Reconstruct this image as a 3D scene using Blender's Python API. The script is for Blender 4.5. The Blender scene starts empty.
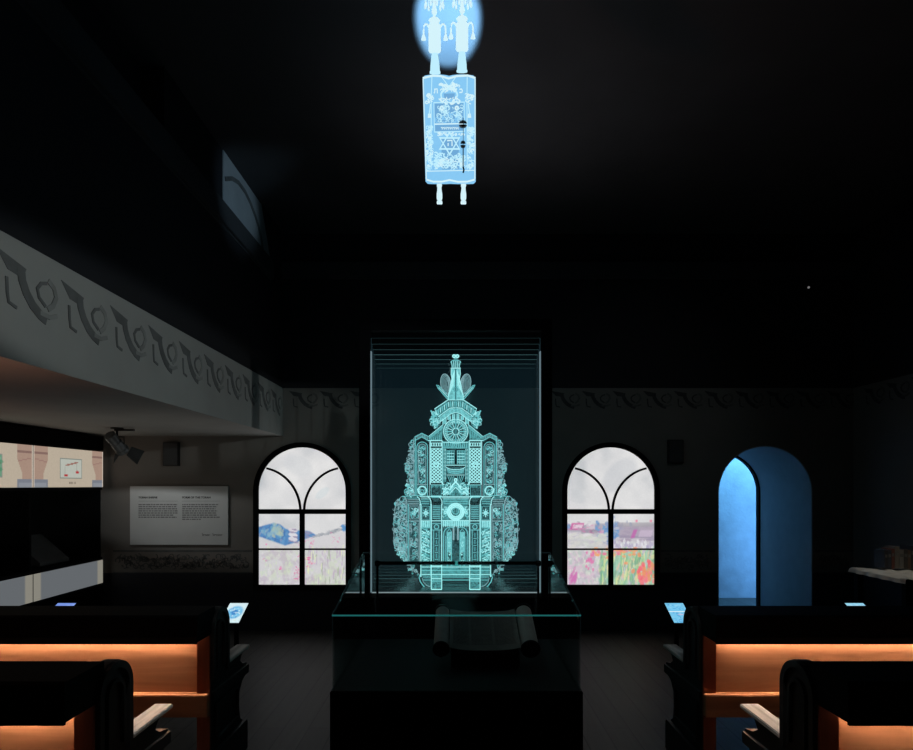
import bpy, bmesh, math, random
import numpy as np
from mathutils import Vector, Matrix
from mathutils.geometry import tessellate_polygon

# ------------------------------------------------------------------ camera, world, lights
SC = bpy.context.scene
COL = SC.collection
EYE = 1.58
F = 600.0
cam_d = bpy.data.cameras.new('camera')
cam_d.sensor_width = 36.0
cam_d.lens = F / 913 * 36.0
cam_d.shift_y = 110 / 913
cam_d.clip_start = 0.02
cam = bpy.data.objects.new('camera', cam_d)
cam.location = (0, 0, EYE)
cam.rotation_euler = (math.radians(90), 0, 0)
COL.objects.link(cam)
SC.camera = cam

world = bpy.data.worlds.new('world')
SC.world = world
world.use_nodes = True
world.node_tree.nodes['Background'].inputs[0].default_value = (0.002, 0.0025, 0.006, 1)
world.node_tree.nodes['Background'].inputs[1].default_value = 0.12

SC.view_settings.view_transform = 'Standard'
SC.view_settings.look = 'None'
SC.view_settings.gamma = 1.0
SC.view_settings.exposure = 0.0
SC.view_settings.use_curve_mapping = False
SC.cycles.use_denoising = True
SC.cycles.transparent_max_bounces = 48
SC.cycles.max_bounces = 8
SC.cycles.sample_clamp_indirect = 3.0
SC.cycles.caustics_reflective = False
SC.cycles.caustics_refractive = False


def aim(o, target):
    d = Vector(target) - Vector(o.location)
    o.rotation_euler = d.to_track_quat('-Z', 'Y').to_euler()


def spot(name, loc, target, power, color, angle, blend=0.5, radius=0.05, sx=1.0, sy=1.0):
    l = bpy.data.lights.new(name, 'SPOT')
    l.energy = power
    l.color = color
    l.spot_size = math.radians(angle)
    l.spot_blend = blend
    l.shadow_soft_size = radius
    o = bpy.data.objects.new(name, l)
    o.location = loc
    aim(o, target)
    o.scale = (sx, sy, 1)
    COL.objects.link(o)
    return o


def area(name, loc, target, power, color, sx, sy):
    l = bpy.data.lights.new(name, 'AREA')
    l.shape = 'RECTANGLE'
    l.size, l.size_y = sx, sy
    l.energy = power
    l.color = color
    o = bpy.data.objects.new(name, l)
    o.location = loc
    aim(o, target)
    COL.objects.link(o)
    return o


# gallery front wash from an unseen spot on the right-hand side of the room
spot('gallery_wash', (2.49, 0.8, 2.62), (-1.88, 4.0, 2.38), 150, (0.92, 1.0, 0.99), 52, 0.5, 0.05, 1.0, 0.19)
# the uplight that throws the oval on the ceiling behind the hanging scroll
spot('ceiling_uplight', (-0.05, 3.46, 3.66), (-0.05, 3.52, 4.30), 280, (0.27, 0.62, 1.0), 63, 0.30, 0.02, 0.52, 1.0)
# soft light on the floor of the crossing
spot('crossing_spot_west', (-0.9, 1.2, 4.2), (-1.15, 4.35, 0.0), 26, (0.90, 1.0, 1.0), 30, 0.9, 0.15)
spot('crossing_spot_east', (0.9, 1.2, 4.2), (1.15, 4.35, 0.0), 26, (0.90, 1.0, 1.0), 30, 0.9, 0.15)
spot('case_spot', (0.25, 1.3, 4.2), (0.2, 3.45, 0.78), 5, (0.95, 1.0, 0.96), 15, 0.8, 0.08)
# light inside the passage behind the arched opening
area('passage_light', (4.15, 8.05, 2.75), (4.15, 8.4, 1.45), 58, (0.16, 0.56, 1.0), 1.4, 0.10)
area('passage_side_light', (2.1, 7.9, 1.4), (3.8, 7.0, 1.2), 0.5, (0.28, 0.40, 1.0), 0.5, 1.2)
area('passage_wall_light', (4.25, 7.74, 0.95), (4.25, 8.4, 0.95), 9, (0.15, 0.45, 1.0), 0.3, 1.8)
spot('recess_fill', (1.2, 3.6, 3.2), (-1.95, 5.2, 4.05), 66, (0.52, 0.79, 1.0), 17, 0.7, 0.06)  # added spot hanging free in the room, brightens the gallery recess
spot('table_spot', (4.15, 5.0, 4.1), (3.95, 5.25, 0.8), 60, (1.0, 0.95, 0.85), 17, 0.8, 0.05)
# added fills without fixtures: warm glow and soft light under the balcony
spot('balcony_warm_fill', (-3.0, 1.9, 0.7), (-2.3, 2.9, 2.11), 120, (1.0, 0.46, 0.30), 105, 1.0, 0.15)
area('balcony_soft_fill', (-2.6, 5.0, 0.7), (-2.6, 5.2, 2.1), 1.5, (1.0, 0.95, 0.86), 1.0, 1.0)
for sd in (-1, 1):
    spot('armrest_spot', (sd * 0.8, 1.6, 4.2), (sd * 1.30, 2.52, 0.60), 150, (1.0, 0.97, 0.92), 6.5, 0.3, 0.01)
spot('back_wall_fill', (2.0, 2.6, 4.1), (1.9, 6.5, 2.4), 11, (0.95, 1.0, 1.0), 44, 1.0, 0.1)  # added dim fill so the back wall and its frieze show
spot('ceiling_fill', (0.1, 4.45, 2.82), (0.45, 4.3, 4.3), 10.5, (0.95, 0.95, 1.0), 118, 1.0, 0.1)  # added fill above the vitrine, no lamp there; lifts the ceiling


def P(px, py, d):
    """point at depth d metres that lies in the direction of photo pixel (px, py)"""
    return Vector(((px - 456.5) / F * d, d, EYE + (485 - py) / F * d))


# ------------------------------------------------------------------ materials
def newmat(name):
    m = bpy.data.materials.new(name)
    m.use_nodes = True
    nt = m.node_tree
    nt.nodes.clear()
    out = nt.nodes.new('ShaderNodeOutputMaterial')
    return m, nt, out


def pbr(name, col, rough=0.6, metal=0.0, var=0.15, scale=8.0, bump=0.0, bscale=60.0, spec=0.5):
    m, nt, out = newmat(name)
    b = nt.nodes.new('ShaderNodeBsdfPrincipled')
    b.inputs['Roughness'].default_value = rough
    b.inputs['Metallic'].default_value = metal
    b.inputs['Specular IOR Level'].default_value = spec
    tc = nt.nodes.new('ShaderNodeTexCoord')
    n = nt.nodes.new('ShaderNodeTexNoise')
    n.inputs['Scale'].default_value = scale
    n.inputs['Detail'].default_value = 4
    nt.links.new(tc.outputs['Object'], n.inputs['Vector'])
    r = nt.nodes.new('ShaderNodeValToRGB')
    r.color_ramp.elements[0].position = 0.3
    r.color_ramp.elements[1].position = 0.7
    lo = [c * (1 - var) for c in col]
    hi = [min(1, c * (1 + var)) for c in col]
    r.color_ramp.elements[0].color = (*lo, 1)
    r.color_ramp.elements[1].color = (*hi, 1)
    nt.links.new(n.outputs['Fac'], r.inputs['Fac'])
    nt.links.new(r.outputs['Color'], b.inputs['Base Color'])
    if bump:
        n2 = nt.nodes.new('ShaderNodeTexNoise')
        n2.inputs['Scale'].default_value = bscale
        nt.links.new(tc.outputs['Object'], n2.inputs['Vector'])
        bp = nt.nodes.new('ShaderNodeBump')
        bp.inputs['Strength'].default_value = bump
        bp.inputs['Distance'].default_value = 0.01
        nt.links.new(n2.outputs['Fac'], bp.inputs['Height'])
        nt.links.new(bp.outputs['Normal'], b.inputs['Normal'])
    nt.links.new(b.outputs[0], out.inputs[0])
    return m


def woodmat(name, c1, c2, axis=0, rough=0.4, stretch=14.0, scale=1.6, coord='Object'):
    m, nt, out = newmat(name)
    b = nt.nodes.new('ShaderNodeBsdfPrincipled')
    b.inputs['Roughness'].default_value = rough
    tc = nt.nodes.new('ShaderNodeTexCoord')
    mp = nt.nodes.new('ShaderNodeMapping')
    s = [scale * stretch] * 3
    s[axis] = scale
    mp.inputs['Scale'].default_value = s
    nt.links.new(tc.outputs[coord], mp.inputs['Vector'])
    n = nt.nodes.new('ShaderNodeTexNoise')
    n.inputs['Scale'].default_value = 1.0
    n.inputs['Detail'].default_value = 6
    n.inputs['Distortion'].default_value = 0.6
    nt.links.new(mp.outputs[0], n.inputs['Vector'])
    r = nt.nodes.new('ShaderNodeValToRGB')
    r.color_ramp.elements[0].position = 0.3
    r.color_ramp.elements[0].color = (*c1, 1)
    r.color_ramp.elements[1].position = 0.72
    r.color_ramp.elements[1].color = (*c2, 1)
    nt.links.new(n.outputs['Fac'], r.inputs['Fac'])
    nt.links.new(r.outputs[0], b.inputs['Base Color'])
    nt.links.new(b.outputs[0], out.inputs[0])
    return m


def floormat():
    m, nt, out = newmat('floor_planks')
    b = nt.nodes.new('ShaderNodeBsdfPrincipled')
    b.inputs['Roughness'].default_value = 0.55
    tc = nt.nodes.new('ShaderNodeTexCoord')
    mp = nt.nodes.new('ShaderNodeMapping')
    mp.inputs['Rotation'].default_value = (0, 0, math.radians(90))
    nt.links.new(tc.outputs['Object'], mp.inputs['Vector'])
    br = nt.nodes.new('ShaderNodeTexBrick')
    br.inputs['Color1'].default_value = (0.075, 0.072, 0.068, 1)
    br.inputs['Color2'].default_value = (0.11, 0.106, 0.10, 1)
    br.inputs['Mortar'].default_value = (0.02, 0.02, 0.02, 1)
    br.inputs['Scale'].default_value = 1.0
    br.inputs['Mortar Size'].default_value = 0.004
    br.inputs['Brick Width'].default_value = 2.6
    br.inputs['Row Height'].default_value = 0.16
    nt.links.new(mp.outputs[0], br.inputs['Vector'])
    mp2 = nt.nodes.new('ShaderNodeMapping')
    mp2.inputs['Scale'].default_value = (22, 1.6, 1)
    nt.links.new(tc.outputs['Object'], mp2.inputs['Vector'])
    n = nt.nodes.new('ShaderNodeTexNoise')
    n.inputs['Scale'].default_value = 1.2
    n.inputs['Detail'].default_value = 6
    nt.links.new(mp2.outputs[0], n.inputs['Vector'])
    mx = nt.nodes.new('ShaderNodeMixRGB')
    mx.blend_type = 'MULTIPLY'
    mx.inputs['Fac'].default_value = 0.75
    nt.links.new(br.outputs['Color'], mx.inputs[1])
    nt.links.new(n.outputs['Fac'], mx.inputs[2])
    nt.links.new(mx.outputs[0], b.inputs['Base Color'])
    nt.links.new(b.outputs[0], out.inputs[0])
    return m


def emit(name, col, s=1.0):
    m, nt, out = newmat(name)
    e = nt.nodes.new('ShaderNodeEmission')
    e.inputs[0].default_value = (*col, 1)
    e.inputs[1].default_value = s
    nt.links.new(e.outputs[0], out.inputs[0])
    return m


def etch_haze(name, col, s, lo, hi, scale=60.0):
    """frosted engraving: dots of lit etching with clear glass between"""
    m, nt, out = newmat(name)
    e = nt.nodes.new('ShaderNodeEmission')
    e.inputs[0].default_value = (*col, 1)
    e.inputs[1].default_value = s
    t = nt.nodes.new('ShaderNodeBsdfTransparent')
    mix = nt.nodes.new('ShaderNodeMixShader')
    tc = nt.nodes.new('ShaderNodeTexCoord')
    n = nt.nodes.new('ShaderNodeTexNoise')
    n.inputs['Scale'].default_value = scale
    n.inputs['Detail'].default_value = 3
    nt.links.new(tc.outputs['Object'], n.inputs['Vector'])
    mr = nt.nodes.new('ShaderNodeMapRange')
    mr.inputs['From Min'].default_value = 0.35
    mr.inputs['From Max'].default_value = 0.65
    mr.inputs['To Min'].default_value = lo
    mr.inputs['To Max'].default_value = hi
    nt.links.new(n.outputs['Fac'], mr.inputs['Value'])
    nt.links.new(mr.outputs[0], mix.inputs[0])
    nt.links.new(t.outputs[0], mix.inputs[1])
    nt.links.new(e.outputs[0], mix.inputs[2])
    nt.links.new(mix.outputs[0], out.inputs[0])
    return m


def glassmat(name, tint=(0.985, 1, 0.995), refl=1.0, glow=None):
    m, nt, out = newmat(name)
    t = nt.nodes.new('ShaderNodeBsdfTransparent')
    t.inputs[0].default_value = (*tint, 1)
    g = nt.nodes.new('ShaderNodeBsdfGlossy')
    g.inputs['Roughness'].default_value = 0.02
    fr = nt.nodes.new('ShaderNodeLayerWeight')
    fr.inputs[0].default_value = 0.5
    pw = nt.nodes.new('ShaderNodeMath')
    pw.operation = 'POWER'
    pw.inputs[1].default_value = 5.0
    nt.links.new(fr.outputs['Facing'], pw.inputs[0])
    ad = nt.nodes.new('ShaderNodeMath')
    ad.operation = 'MULTIPLY_ADD'
    ad.inputs[1].default_value = 0.96
    ad.inputs[2].default_value = 0.04
    nt.links.new(pw.outputs[0], ad.inputs[0])
    mul = nt.nodes.new('ShaderNodeMath')
    mul.operation = 'MULTIPLY'
    mul.inputs[1].default_value = refl
    nt.links.new(ad.outputs[0], mul.inputs[0])
    mix = nt.nodes.new('ShaderNodeMixShader')
    nt.links.new(mul.outputs[0], mix.inputs[0])
    nt.links.new(t.outputs[0], mix.inputs[1])
    nt.links.new(g.outputs[0], mix.inputs[2])
    last = mix
    if glow:
        e = nt.nodes.new('ShaderNodeEmission')
        e.inputs[0].default_value = (*glow, 1)
        a = nt.nodes.new('ShaderNodeAddShader')
        nt.links.new(mix.outputs[0], a.inputs[0])
        nt.links.new(e.outputs[0], a.inputs[1])
        last = a
    nt.links.new(last.outputs[0], out.inputs[0])
    return m


def paintmat(name, s=1.0, lit=True):
    m, nt, out = newmat(name)
    c = nt.nodes.new('ShaderNodeVertexColor')
    c.layer_name = 'paint'
    if lit:
        e = nt.nodes.new('ShaderNodeEmission')
        e.inputs[1].default_value = s
    else:
        e = nt.nodes.new('ShaderNodeBsdfPrincipled')
        e.inputs['Roughness'].default_value = 0.6
    nt.links.new(c.outputs[0], e.inputs[0])
    nt.links.new(e.outputs[0], out.inputs[0])
    return m


M = {}
M['plaster'] = pbr('wall_plaster', (0.20, 0.185, 0.17), 0.9, var=0.06, scale=3, bump=0.1, bscale=40)
M['plaster_pale'] = pbr('balcony_plaster', (0.36, 0.36, 0.345), 0.9, var=0.05, scale=3, bump=0.1, bscale=40)
M['wainscot'] = pbr('wainscot_paint', (0.022, 0.024, 0.034), 0.7, var=0.1, scale=4)
M['upper'] = pbr('black_wall_paint', (0.012, 0.012, 0.016), 0.85, var=0.1, scale=4)
M['ceiling'] = pbr('ceiling_paint', (0.05, 0.05, 0.054), 0.9, var=0.12, scale=2.2)
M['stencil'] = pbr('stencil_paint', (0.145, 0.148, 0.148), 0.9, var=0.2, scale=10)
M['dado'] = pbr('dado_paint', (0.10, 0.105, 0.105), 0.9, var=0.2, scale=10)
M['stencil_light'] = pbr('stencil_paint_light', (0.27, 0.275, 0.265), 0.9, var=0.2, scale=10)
M['floor'] = floormat()
M['black'] = pbr('black_lacquer', (0.0035, 0.0035, 0.0045), 0.7, var=0.2, spec=0.08)
M['blackwood'] = woodmat('ebonised_wood', (0.010, 0.010, 0.011), (0.020, 0.020, 0.021), 0, 0.5)
M['wood'] = woodmat('cherry_wood', (0.32, 0.145, 0.075), (0.54, 0.265, 0.145), 0, 0.45, 16, 1.1)
M['wood_shaded'] = woodmat('cherry_wood_shaded', (0.20, 0.045, 0.020), (0.32, 0.080, 0.036), 2, 0.45, 16, 1.4)  # same wood as the back panel, darkened where less light reaches
M['pale_wood'] = woodmat('pale_lit_armrest_wood', (0.30, 0.28, 0.255), (0.72, 0.69, 0.65), 1, 0.5, 12, 3.0)  # wood colour paled so the armrest looks brightly lit
M['strip'] = emit('warm_light_strip', (1.0, 0.66, 0.44), 130.0)
M['metal'] = pbr('black_metal', (0.03, 0.03, 0.032), 0.4, 0.6)
M['lampmetal'] = pbr('grey_lamp_metal', (0.10, 0.11, 0.115), 0.4, 0.4)
M['parchment'] = pbr('parchment', (0.20, 0.20, 0.185), 0.8, var=0.12, scale=20)
M['roll'] = pbr('rolled_parchment', (0.34, 0.34, 0.32), 0.7, var=0.08, scale=12)
M['ink'] = pbr('faded_ink', (0.09, 0.09, 0.085), 0.8, var=0.2)
M['sign'] = pbr('sign_board', (0.62, 0.63, 0.63), 0.6, var=0.02)
M['print'] = pbr('printed_ink', (0.02, 0.02, 0.022), 0.7)
M['print_grey'] = pbr('printed_small_text', (0.20, 0.20, 0.205), 0.7)
M['cloth'] = pbr('white_cloth', (0.62, 0.59, 0.53), 0.9, var=0.1, scale=10)
M['glass'] = glassmat('case_glass', refl=1.0)
M['glass_side'] = glassmat('side_glass', refl=1.9)
M['glass_ar'] = glassmat('coated_case_glass', refl=0.06)
M['edge'] = emit('glass_edge_glow', (0.012, 0.11, 0.108), 0.9)  # emission put on the case's front edge to imitate its bright teal line
M['edge_dim'] = glassmat('glass_edge_dim', glow=(0.004, 0.008, 0.009))  # fainter glow put into the other case edges
M['sheet'] = glassmat('engraved_glass', (0.992, 1, 1), 0.35, (0.00075, 0.0014, 0.0018))
M['sheet_edge'] = emit('sheet_top_edge', (0.09, 0.20, 0.21), 0.55)
M['sheet_side'] = emit('sheet_side_edge', (0.10, 0.22, 0.25), 1.0)
M['etch'] = emit('lit_engraving', (0.16, 0.58, 0.61), 1.0)
M['etch_hi'] = emit('lit_engraving_bright', (0.40, 0.93, 0.95), 1.0)
M['etch_lo'] = emit('lit_engraving_soft', (0.075, 0.32, 0.35), 1.0)
M['etch_grey'] = emit('lit_engraving_pale', (0.26, 0.46, 0.50), 1.0)
M['haze'] = etch_haze('frosted_engraving', (0.13, 0.53, 0.56), 0.9, 0.05, 0.45, 70)
M['haze_hi'] = etch_haze('frosted_engraving_dense', (0.20, 0.66, 0.69), 1.0, 0.35, 0.9, 50)
M['haze_lo'] = etch_haze('frosted_engraving_thin', (0.12, 0.40, 0.44), 0.7, 0.02, 0.26, 60)
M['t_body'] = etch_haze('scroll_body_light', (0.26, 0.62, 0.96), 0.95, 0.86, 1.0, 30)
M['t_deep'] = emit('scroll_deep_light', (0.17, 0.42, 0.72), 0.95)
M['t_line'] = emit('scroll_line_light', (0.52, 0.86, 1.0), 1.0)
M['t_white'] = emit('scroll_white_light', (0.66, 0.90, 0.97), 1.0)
M['t_dark'] = pbr('dark_pointer_metal', (0.06, 0.07, 0.08), 0.4, 0.5)
M['paint'] = paintmat('backlit_print', 1.0)
M['paint_dim'] = paintmat('backlit_print_dim', 1.0)
M['passage'] = pbr('passage_concrete', (0.55, 0.60, 0.65), 0.9, var=0.14, scale=5, bump=0.3, bscale=30)
M['reveal'] = pbr('reveal_plaster', (0.42, 0.43, 0.45), 0.9, var=0.05)
M['recess'] = pbr('gallery_plaster', (0.42, 0.44, 0.46), 0.9, var=0.06)


# ------------------------------------------------------------------ mesh helpers
def link_mesh(name, bm, mats, parent=None, smooth=False, world=False):
    me = bpy.data.meshes.new(name)
    bmesh.ops.recalc_face_normals(bm, faces=bm.faces)
    bm.to_mesh(me)
    bm.free()
    for m in (mats if isinstance(mats, (list, tuple)) else [mats]):
        me.materials.append(m)
    if smooth:
        for p in me.polygons:
            p.use_smooth = True
    o = bpy.data.objects.new(name, me)
    COL.objects.link(o)
    if parent is not None:
        o.parent = parent
        if world:                                  # geometry is given in room coordinates
            o.matrix_parent_inverse = root_matrix(parent).inverted()
    return o


def root_matrix(o):
    m = Matrix.Translation(o.location) @ o.rotation_euler.to_matrix().to_4x4()
    if o.parent is not None:
        m = root_matrix(o.parent) @ o.matrix_parent_inverse @ m
    return m


def tag(o, label, cat, group=None):
    o['label'] = label
    o['category'] = cat
    if group:
        o['group'] = group
    return o


def thing(name, label, cat, loc=(0, 0, 0), group=None):
    o = bpy.data.objects.new(name, None)
    o.empty_display_size = 0.1
    o.location = loc
    COL.objects.link(o)
    return tag(o, label, cat, group)


def struct(o):
    o['kind'] = 'structure'
    return o


def box(bm, x0, x1, y0, y1, z0, z1, mi=0, bev=0.0):
    v = [bm.verts.new(c) for c in ((x0, y0, z0), (x1, y0, z0), (x1, y1, z0), (x0, y1, z0),
                                   (x0, y0, z1), (x1, y0, z1), (x1, y1, z1), (x0, y1, z1))]
    fs = []
    for q in ((0, 3, 2, 1), (4, 5, 6, 7), (0, 1, 5, 4), (1, 2, 6, 5), (2, 3, 7, 6), (3, 0, 4, 7)):
        f = bm.faces.new([v[i] for i in q])
        f.material_index = mi
        fs.append(f)
    if bev:
        es = list({e for f in fs for e in f.edges})
        bmesh.ops.bevel(bm, geom=es, offset=bev, segments=2, affect='EDGES', clamp_overlap=True)
    return fs


def prism(bm, loop, holes, place, t0, t1, mi=0, sides=True):
    """extrude a 2D outline with holes between t0 and t1; place(u, v, t) -> 3D"""
    loops = [loop] + list(holes)
    tris = tessellate_polygon([[Vector((u, v, 0)) for u, v in lp] for lp in loops])
    flat = [p for lp in loops for p in lp]
    a = [bm.verts.new(place(u, v, t0)) for u, v in flat]
    b = [bm.verts.new(place(u, v, t1)) for u, v in flat]
    for t in tris:
        for vs in ([a[i] for i in t], [b[i] for i in reversed(t)]):
            try:
                f = bm.faces.new(vs)
                f.material_index = mi
            except ValueError:
                pass
    if sides:
        k = 0
        for lp in loops:
            n = len(lp)
            for i in range(n):
                j = (i + 1) % n
                f = bm.faces.new((a[k + i], a[k + j], b[k + j], b[k + i]))
                f.material_index = mi
            k += n


def ribbon(bm, pts, w, place, t0, t1, mi=0, closed=False):
    """flat bar of width w following 2D points"""
    pts = [Vector(p) for p in pts]
    n = len(pts)
    if n < 2:
        return
    L, R = [], []
    for i, p in enumerate(pts):
        if closed:
            d = pts[(i + 1) % n] - pts[i - 1]
        else:
            d = pts[min(i + 1, n - 1)] - pts[max(i - 1, 0)]
        if d.length < 1e-9:
            d = Vector((1, 0))
        d.normalize()
        q = Vector((-d.y, d.x)) * w / 2
        L.append(p + q)
        R.append(p - q)
    vs = [[bm.verts.new(place(c.x, c.y, t)) for c in arr] for arr, t in ((L, t0), (R, t0), (R, t1), (L, t1))]
    m = n if closed else n - 1
    for i in range(m):
        j = (i + 1) % n
        for a in range(4):
            b = (a + 1) % 4
            f = bm.faces.new((vs[a][i], vs[b][i], vs[b][j], vs[a][j]))
            f.material_index = mi
    if not closed:
        for i in (0, n - 1):
            f = bm.faces.new([vs[a][i] for a in range(4)])
            f.material_index = mi


def lathe(bm, prof, center=(0, 0, 0), axis='Z', seg=20, mi=0):
    cx, cy, cz = center
    rings = []
    for r, h in prof:
        ring = []
        for k in range(seg):
            a = 2 * math.pi * k / seg
            c, s = r * math.cos(a), r * math.sin(a)
            if axis == 'Z':
                p = (cx + c, cy + s, cz + h)
            elif axis == 'Y':
                p = (cx + c, cy + h, cz + s)
            else:
                p = (cx + h, cy + c, cz + s)
            ring.append(bm.verts.new(p))
        rings.append(ring)
    for i in range(len(rings) - 1):
        for k in range(seg):
            j = (k + 1) % seg
            f = bm.faces.new((rings[i][k], rings[i][j], rings[i + 1][j], rings[i + 1][k]))
            f.material_index = mi
    for ring in (rings[0], rings[-1]):
        f = bm.faces.new(ring)
        f.material_index = mi


def tube(bm, pts, r, seg=8, mi=0):
    pts = [Vector(p) for p in pts]
    rings = []
    n = len(pts)
    for i, p in enumerate(pts):
        d = (pts[min(i + 1, n - 1)] - pts[max(i - 1, 0)]).normalized()
        up = Vector((0, 0, 1)) if abs(d.z) < 0.95 else Vector((1, 0, 0))
        a = d.cross(up).normalized()
        b = d.cross(a).normalized()
        rings.append([bm.verts.new(p + a * r * math.cos(2 * math.pi * k / seg) + b * r * math.sin(2 * math.pi * k / seg)) for k in range(seg)])
    for i in range(n - 1):
        for k in range(seg):
            j = (k + 1) % seg
            bm.faces.new((rings[i][k], rings[i][j], rings[i + 1][j], rings[i + 1][k])).material_index = mi
    for ring in (rings[0], rings[-1]):
        bm.faces.new(ring).material_index = mi


def arc(cx, cy, r, a0, a1, n=12, ry=None):
    ry = r if ry is None else ry
    return [(cx + r * math.cos(math.radians(a0 + (a1 - a0) * i / n)), cy + ry * math.sin(math.radians(a0 + (a1 - a0) * i / n))) for i in range(n + 1)]


def painted(name, img, place, mat, parent=None, inside=None, world=False):
    """grid of small faces carrying a colour image (rows top to bottom, linear rgb)"""
    h, w, _ = img.shape
    vs, fs, cols = [], [], []
    idx = {}

    def vid(i, j):
        if (i, j) not in idx:
            idx[(i, j)] = len(vs)
            vs.append(tuple(place(j / w, i / h)))
        return idx[(i, j)]
    for i in range(h):
        for j in range(w):
            if inside and not inside((j + 0.5) / w, (i + 0.5) / h):
                continue
            fs.append((vid(i, j), vid(i + 1, j), vid(i + 1, j + 1), vid(i, j + 1)))
            cols.append(img[i, j])
    me = bpy.data.meshes.new(name)
    me.from_pydata(vs, [], fs)
    ca = me.color_attributes.new('paint', 'FLOAT_COLOR', 'CORNER')
    arr = np.ones((len(fs), 4, 4), dtype=np.float32)
    arr[:, :, :3] = np.array(cols, dtype=np.float32)[:, None, :]
    ca.data.foreach_set('color', arr.ravel())
    me.materials.append(mat)
    o = bpy.data.objects.new(name, me)
    COL.objects.link(o)
    if parent is not None:
        o.parent = parent
        if world:
            o.matrix_parent_inverse = root_matrix(parent).inverted()
    return o


def s2l(c):
    c = np.asarray(c, dtype=np.float32) / 255.0
    return np.where(c <= 0.04045, c / 12.92, ((c + 0.055) / 1.055) ** 2.4)


def vnoise(h, w, cell, rng):
    gh, gw = int(h / cell) + 3, int(w / cell) + 3
    g = rng.random((gh, gw))
    y = np.arange(h)[:, None] / cell
    x = np.arange(w)[None, :] / cell
    yi, xi = y.astype(int), x.astype(int)
    fy, fx = y - yi, x - xi
    fy, fx = fy * fy * (3 - 2 * fy), fx * fx * (3 - 2 * fx)
    return (g[yi, xi] * (1 - fy) * (1 - fx) + g[yi + 1, xi] * fy * (1 - fx) + g[yi, xi + 1] * (1 - fy) * fx + g[yi + 1, xi + 1] * fy * fx)


def fbm(h, w, cell, rng):
    return 0.5 * vnoise(h, w, cell, rng) + 0.3 * vnoise(h, w, cell / 2, rng) + 0.2 * vnoise(h, w, cell / 4, rng)


# ------------------------------------------------------------------ room shell
BW = 6.5            # depth of the back wall
XR = 4.30
XL = -4.60
XG = -1.88          # gallery front
CEIL = EYE + 2.72
Z_SOFFIT = EYE + 0.53
Z_BEAM = EYE + 1.05
TH = 1.20
GR = 43.7 / F * 6.515  # window glass radius


def XZ(u, v, t):
    return (u, t, v)


def YZ(u, v, t):
    return (t, u, v)


def arch_loop(cx, r, z0, zs, n=28):
    return [(cx - r, z0)] + [(cx + r * math.cos(math.pi - math.pi * i / n), zs + r * math.sin(math.pi - math.pi * i / n)) for i in range(n + 1)] + [(cx + r, z0)]


WX = 153.9 / F * 6.515
WZ0 = EYE - 99.6 / F * 6.515
WZS = EYE - 6.0 / F * 6.515
DX, DR = 308.8 / F * BW, 47.5 / F * BW
DZS = EYE - 8.0 / F * BW

bm = bmesh.new()
box(bm, XL - 0.2, XR + 0.2, -1.5, 9.2, -0.15, 0)
struct(link_mesh('floor', bm, M['floor']))

bm = bmesh.new()
box(bm, XL - 0.2, XR + 0.2, -1.5, BW + TH, CEIL, CEIL + 0.15)
struct(link_mesh('ceiling', bm, M['ceiling']))

# back wall: wainscot, plaster, black upper zone, with the window and door openings
ZW = EYE - 88.0 / F * BW
win_l = arch_loop(-WX, GR + 0.03, WZ0 - 0.03, WZS)
win_r = arch_loop(WX, GR + 0.03, WZ0 - 0.03, WZS)
door_h = arch_loop(DX, DR, 0.0, DZS)


def clip_low(loop, z):
    """part of an arch loop above z (straight jambs only)"""
    return [(u, max(v, z)) for u, v in loop]


bm = bmesh.new()
outer = [(XL - 0.2, ZW)]
for lp in (win_l, win_r, door_h):
    outer += [(lp[0][0], ZW)] + lp[1:-1] + [(lp[-1][0], ZW)]
outer += [(XR + 0.2, ZW), (XR + 0.2, Z_BEAM), (XL - 0.2, Z_BEAM)]
prism(bm, outer, [], XZ, BW, BW + TH)
struct(link_mesh('wall_back', bm, M['plaster']))
bm = bmesh.new()
wa = WZ0 - 0.03
for a, b, z0, z1 in ((XL - 0.2, -WX - GR - 0.03, 0, ZW), (-WX - GR - 0.03, -WX + GR + 0.03, 0, wa), (-WX + GR + 0.03, WX - GR - 0.03, 0, ZW),
                     (WX - GR - 0.03, WX + GR + 0.03, 0, wa), (WX + GR + 0.03, DX - DR - 0.012, 0, ZW), (DX + DR + 0.018, XR + 0.2, 0, ZW)):
    box(bm, a, b, BW - 0.004, BW + TH, z0, z1)
struct(link_mesh('wall_back_wainscot', bm, M['wainscot']))
bm = bmesh.new()
box(bm, XL - 0.2, XR + 0.2, BW, BW + TH, Z_BEAM, CEIL)
struct(link_mesh('wall_back_upper', bm, M['upper']))

bm = bmesh.new()
zc0, zc1 = EYE + 207 / F * BW, EYE + 222 / F * BW
box(bm, XG, XR, BW - 0.05, BW, zc0 + 0.02, zc1, 0, 0.008)
box(bm, XG, XR, BW - 0.025, BW, zc0 - 0.015, zc0 + 0.02)
struct(link_mesh('trim_1', bm, M['ceiling']))

bm = bmesh.new()
box(bm, XR, XR + 0.2, -1.5, BW, 0, ZW)
struct(link_mesh('wall_right_wainscot', bm, M['wainscot']))
bm = bmesh.new()
box(bm, XR, XR + 0.2, -1.5, BW, ZW, Z_BEAM)
struct(link_mesh('wall_right', bm, M['plaster']))
bm = bmesh.new()
box(bm, XR, XR + 0.2, -1.5, BW, Z_BEAM, CEIL)
struct(link_mesh('wall_right_upper', bm, M['upper']))
bm = bmesh.new()
box(bm, XL - 0.2, XL, -1.5, BW, 0, Z_SOFFIT)
struct(link_mesh('wall_left', bm, M['plaster']))
bm = bmesh.new()
box(bm, XL - 0.2, XR + 0.2, -1.7, -1.5, 0, CEIL)
struct(link_mesh('wall_front', bm, M['upper']))

# balcony over the left aisle
bm = bmesh.new()
box(bm, XL - 0.2, XG, -1.5, BW, Z_SOFFIT, Z_BEAM)
struct(link_mesh('trim_2', bm, M['plaster_pale']))
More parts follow.
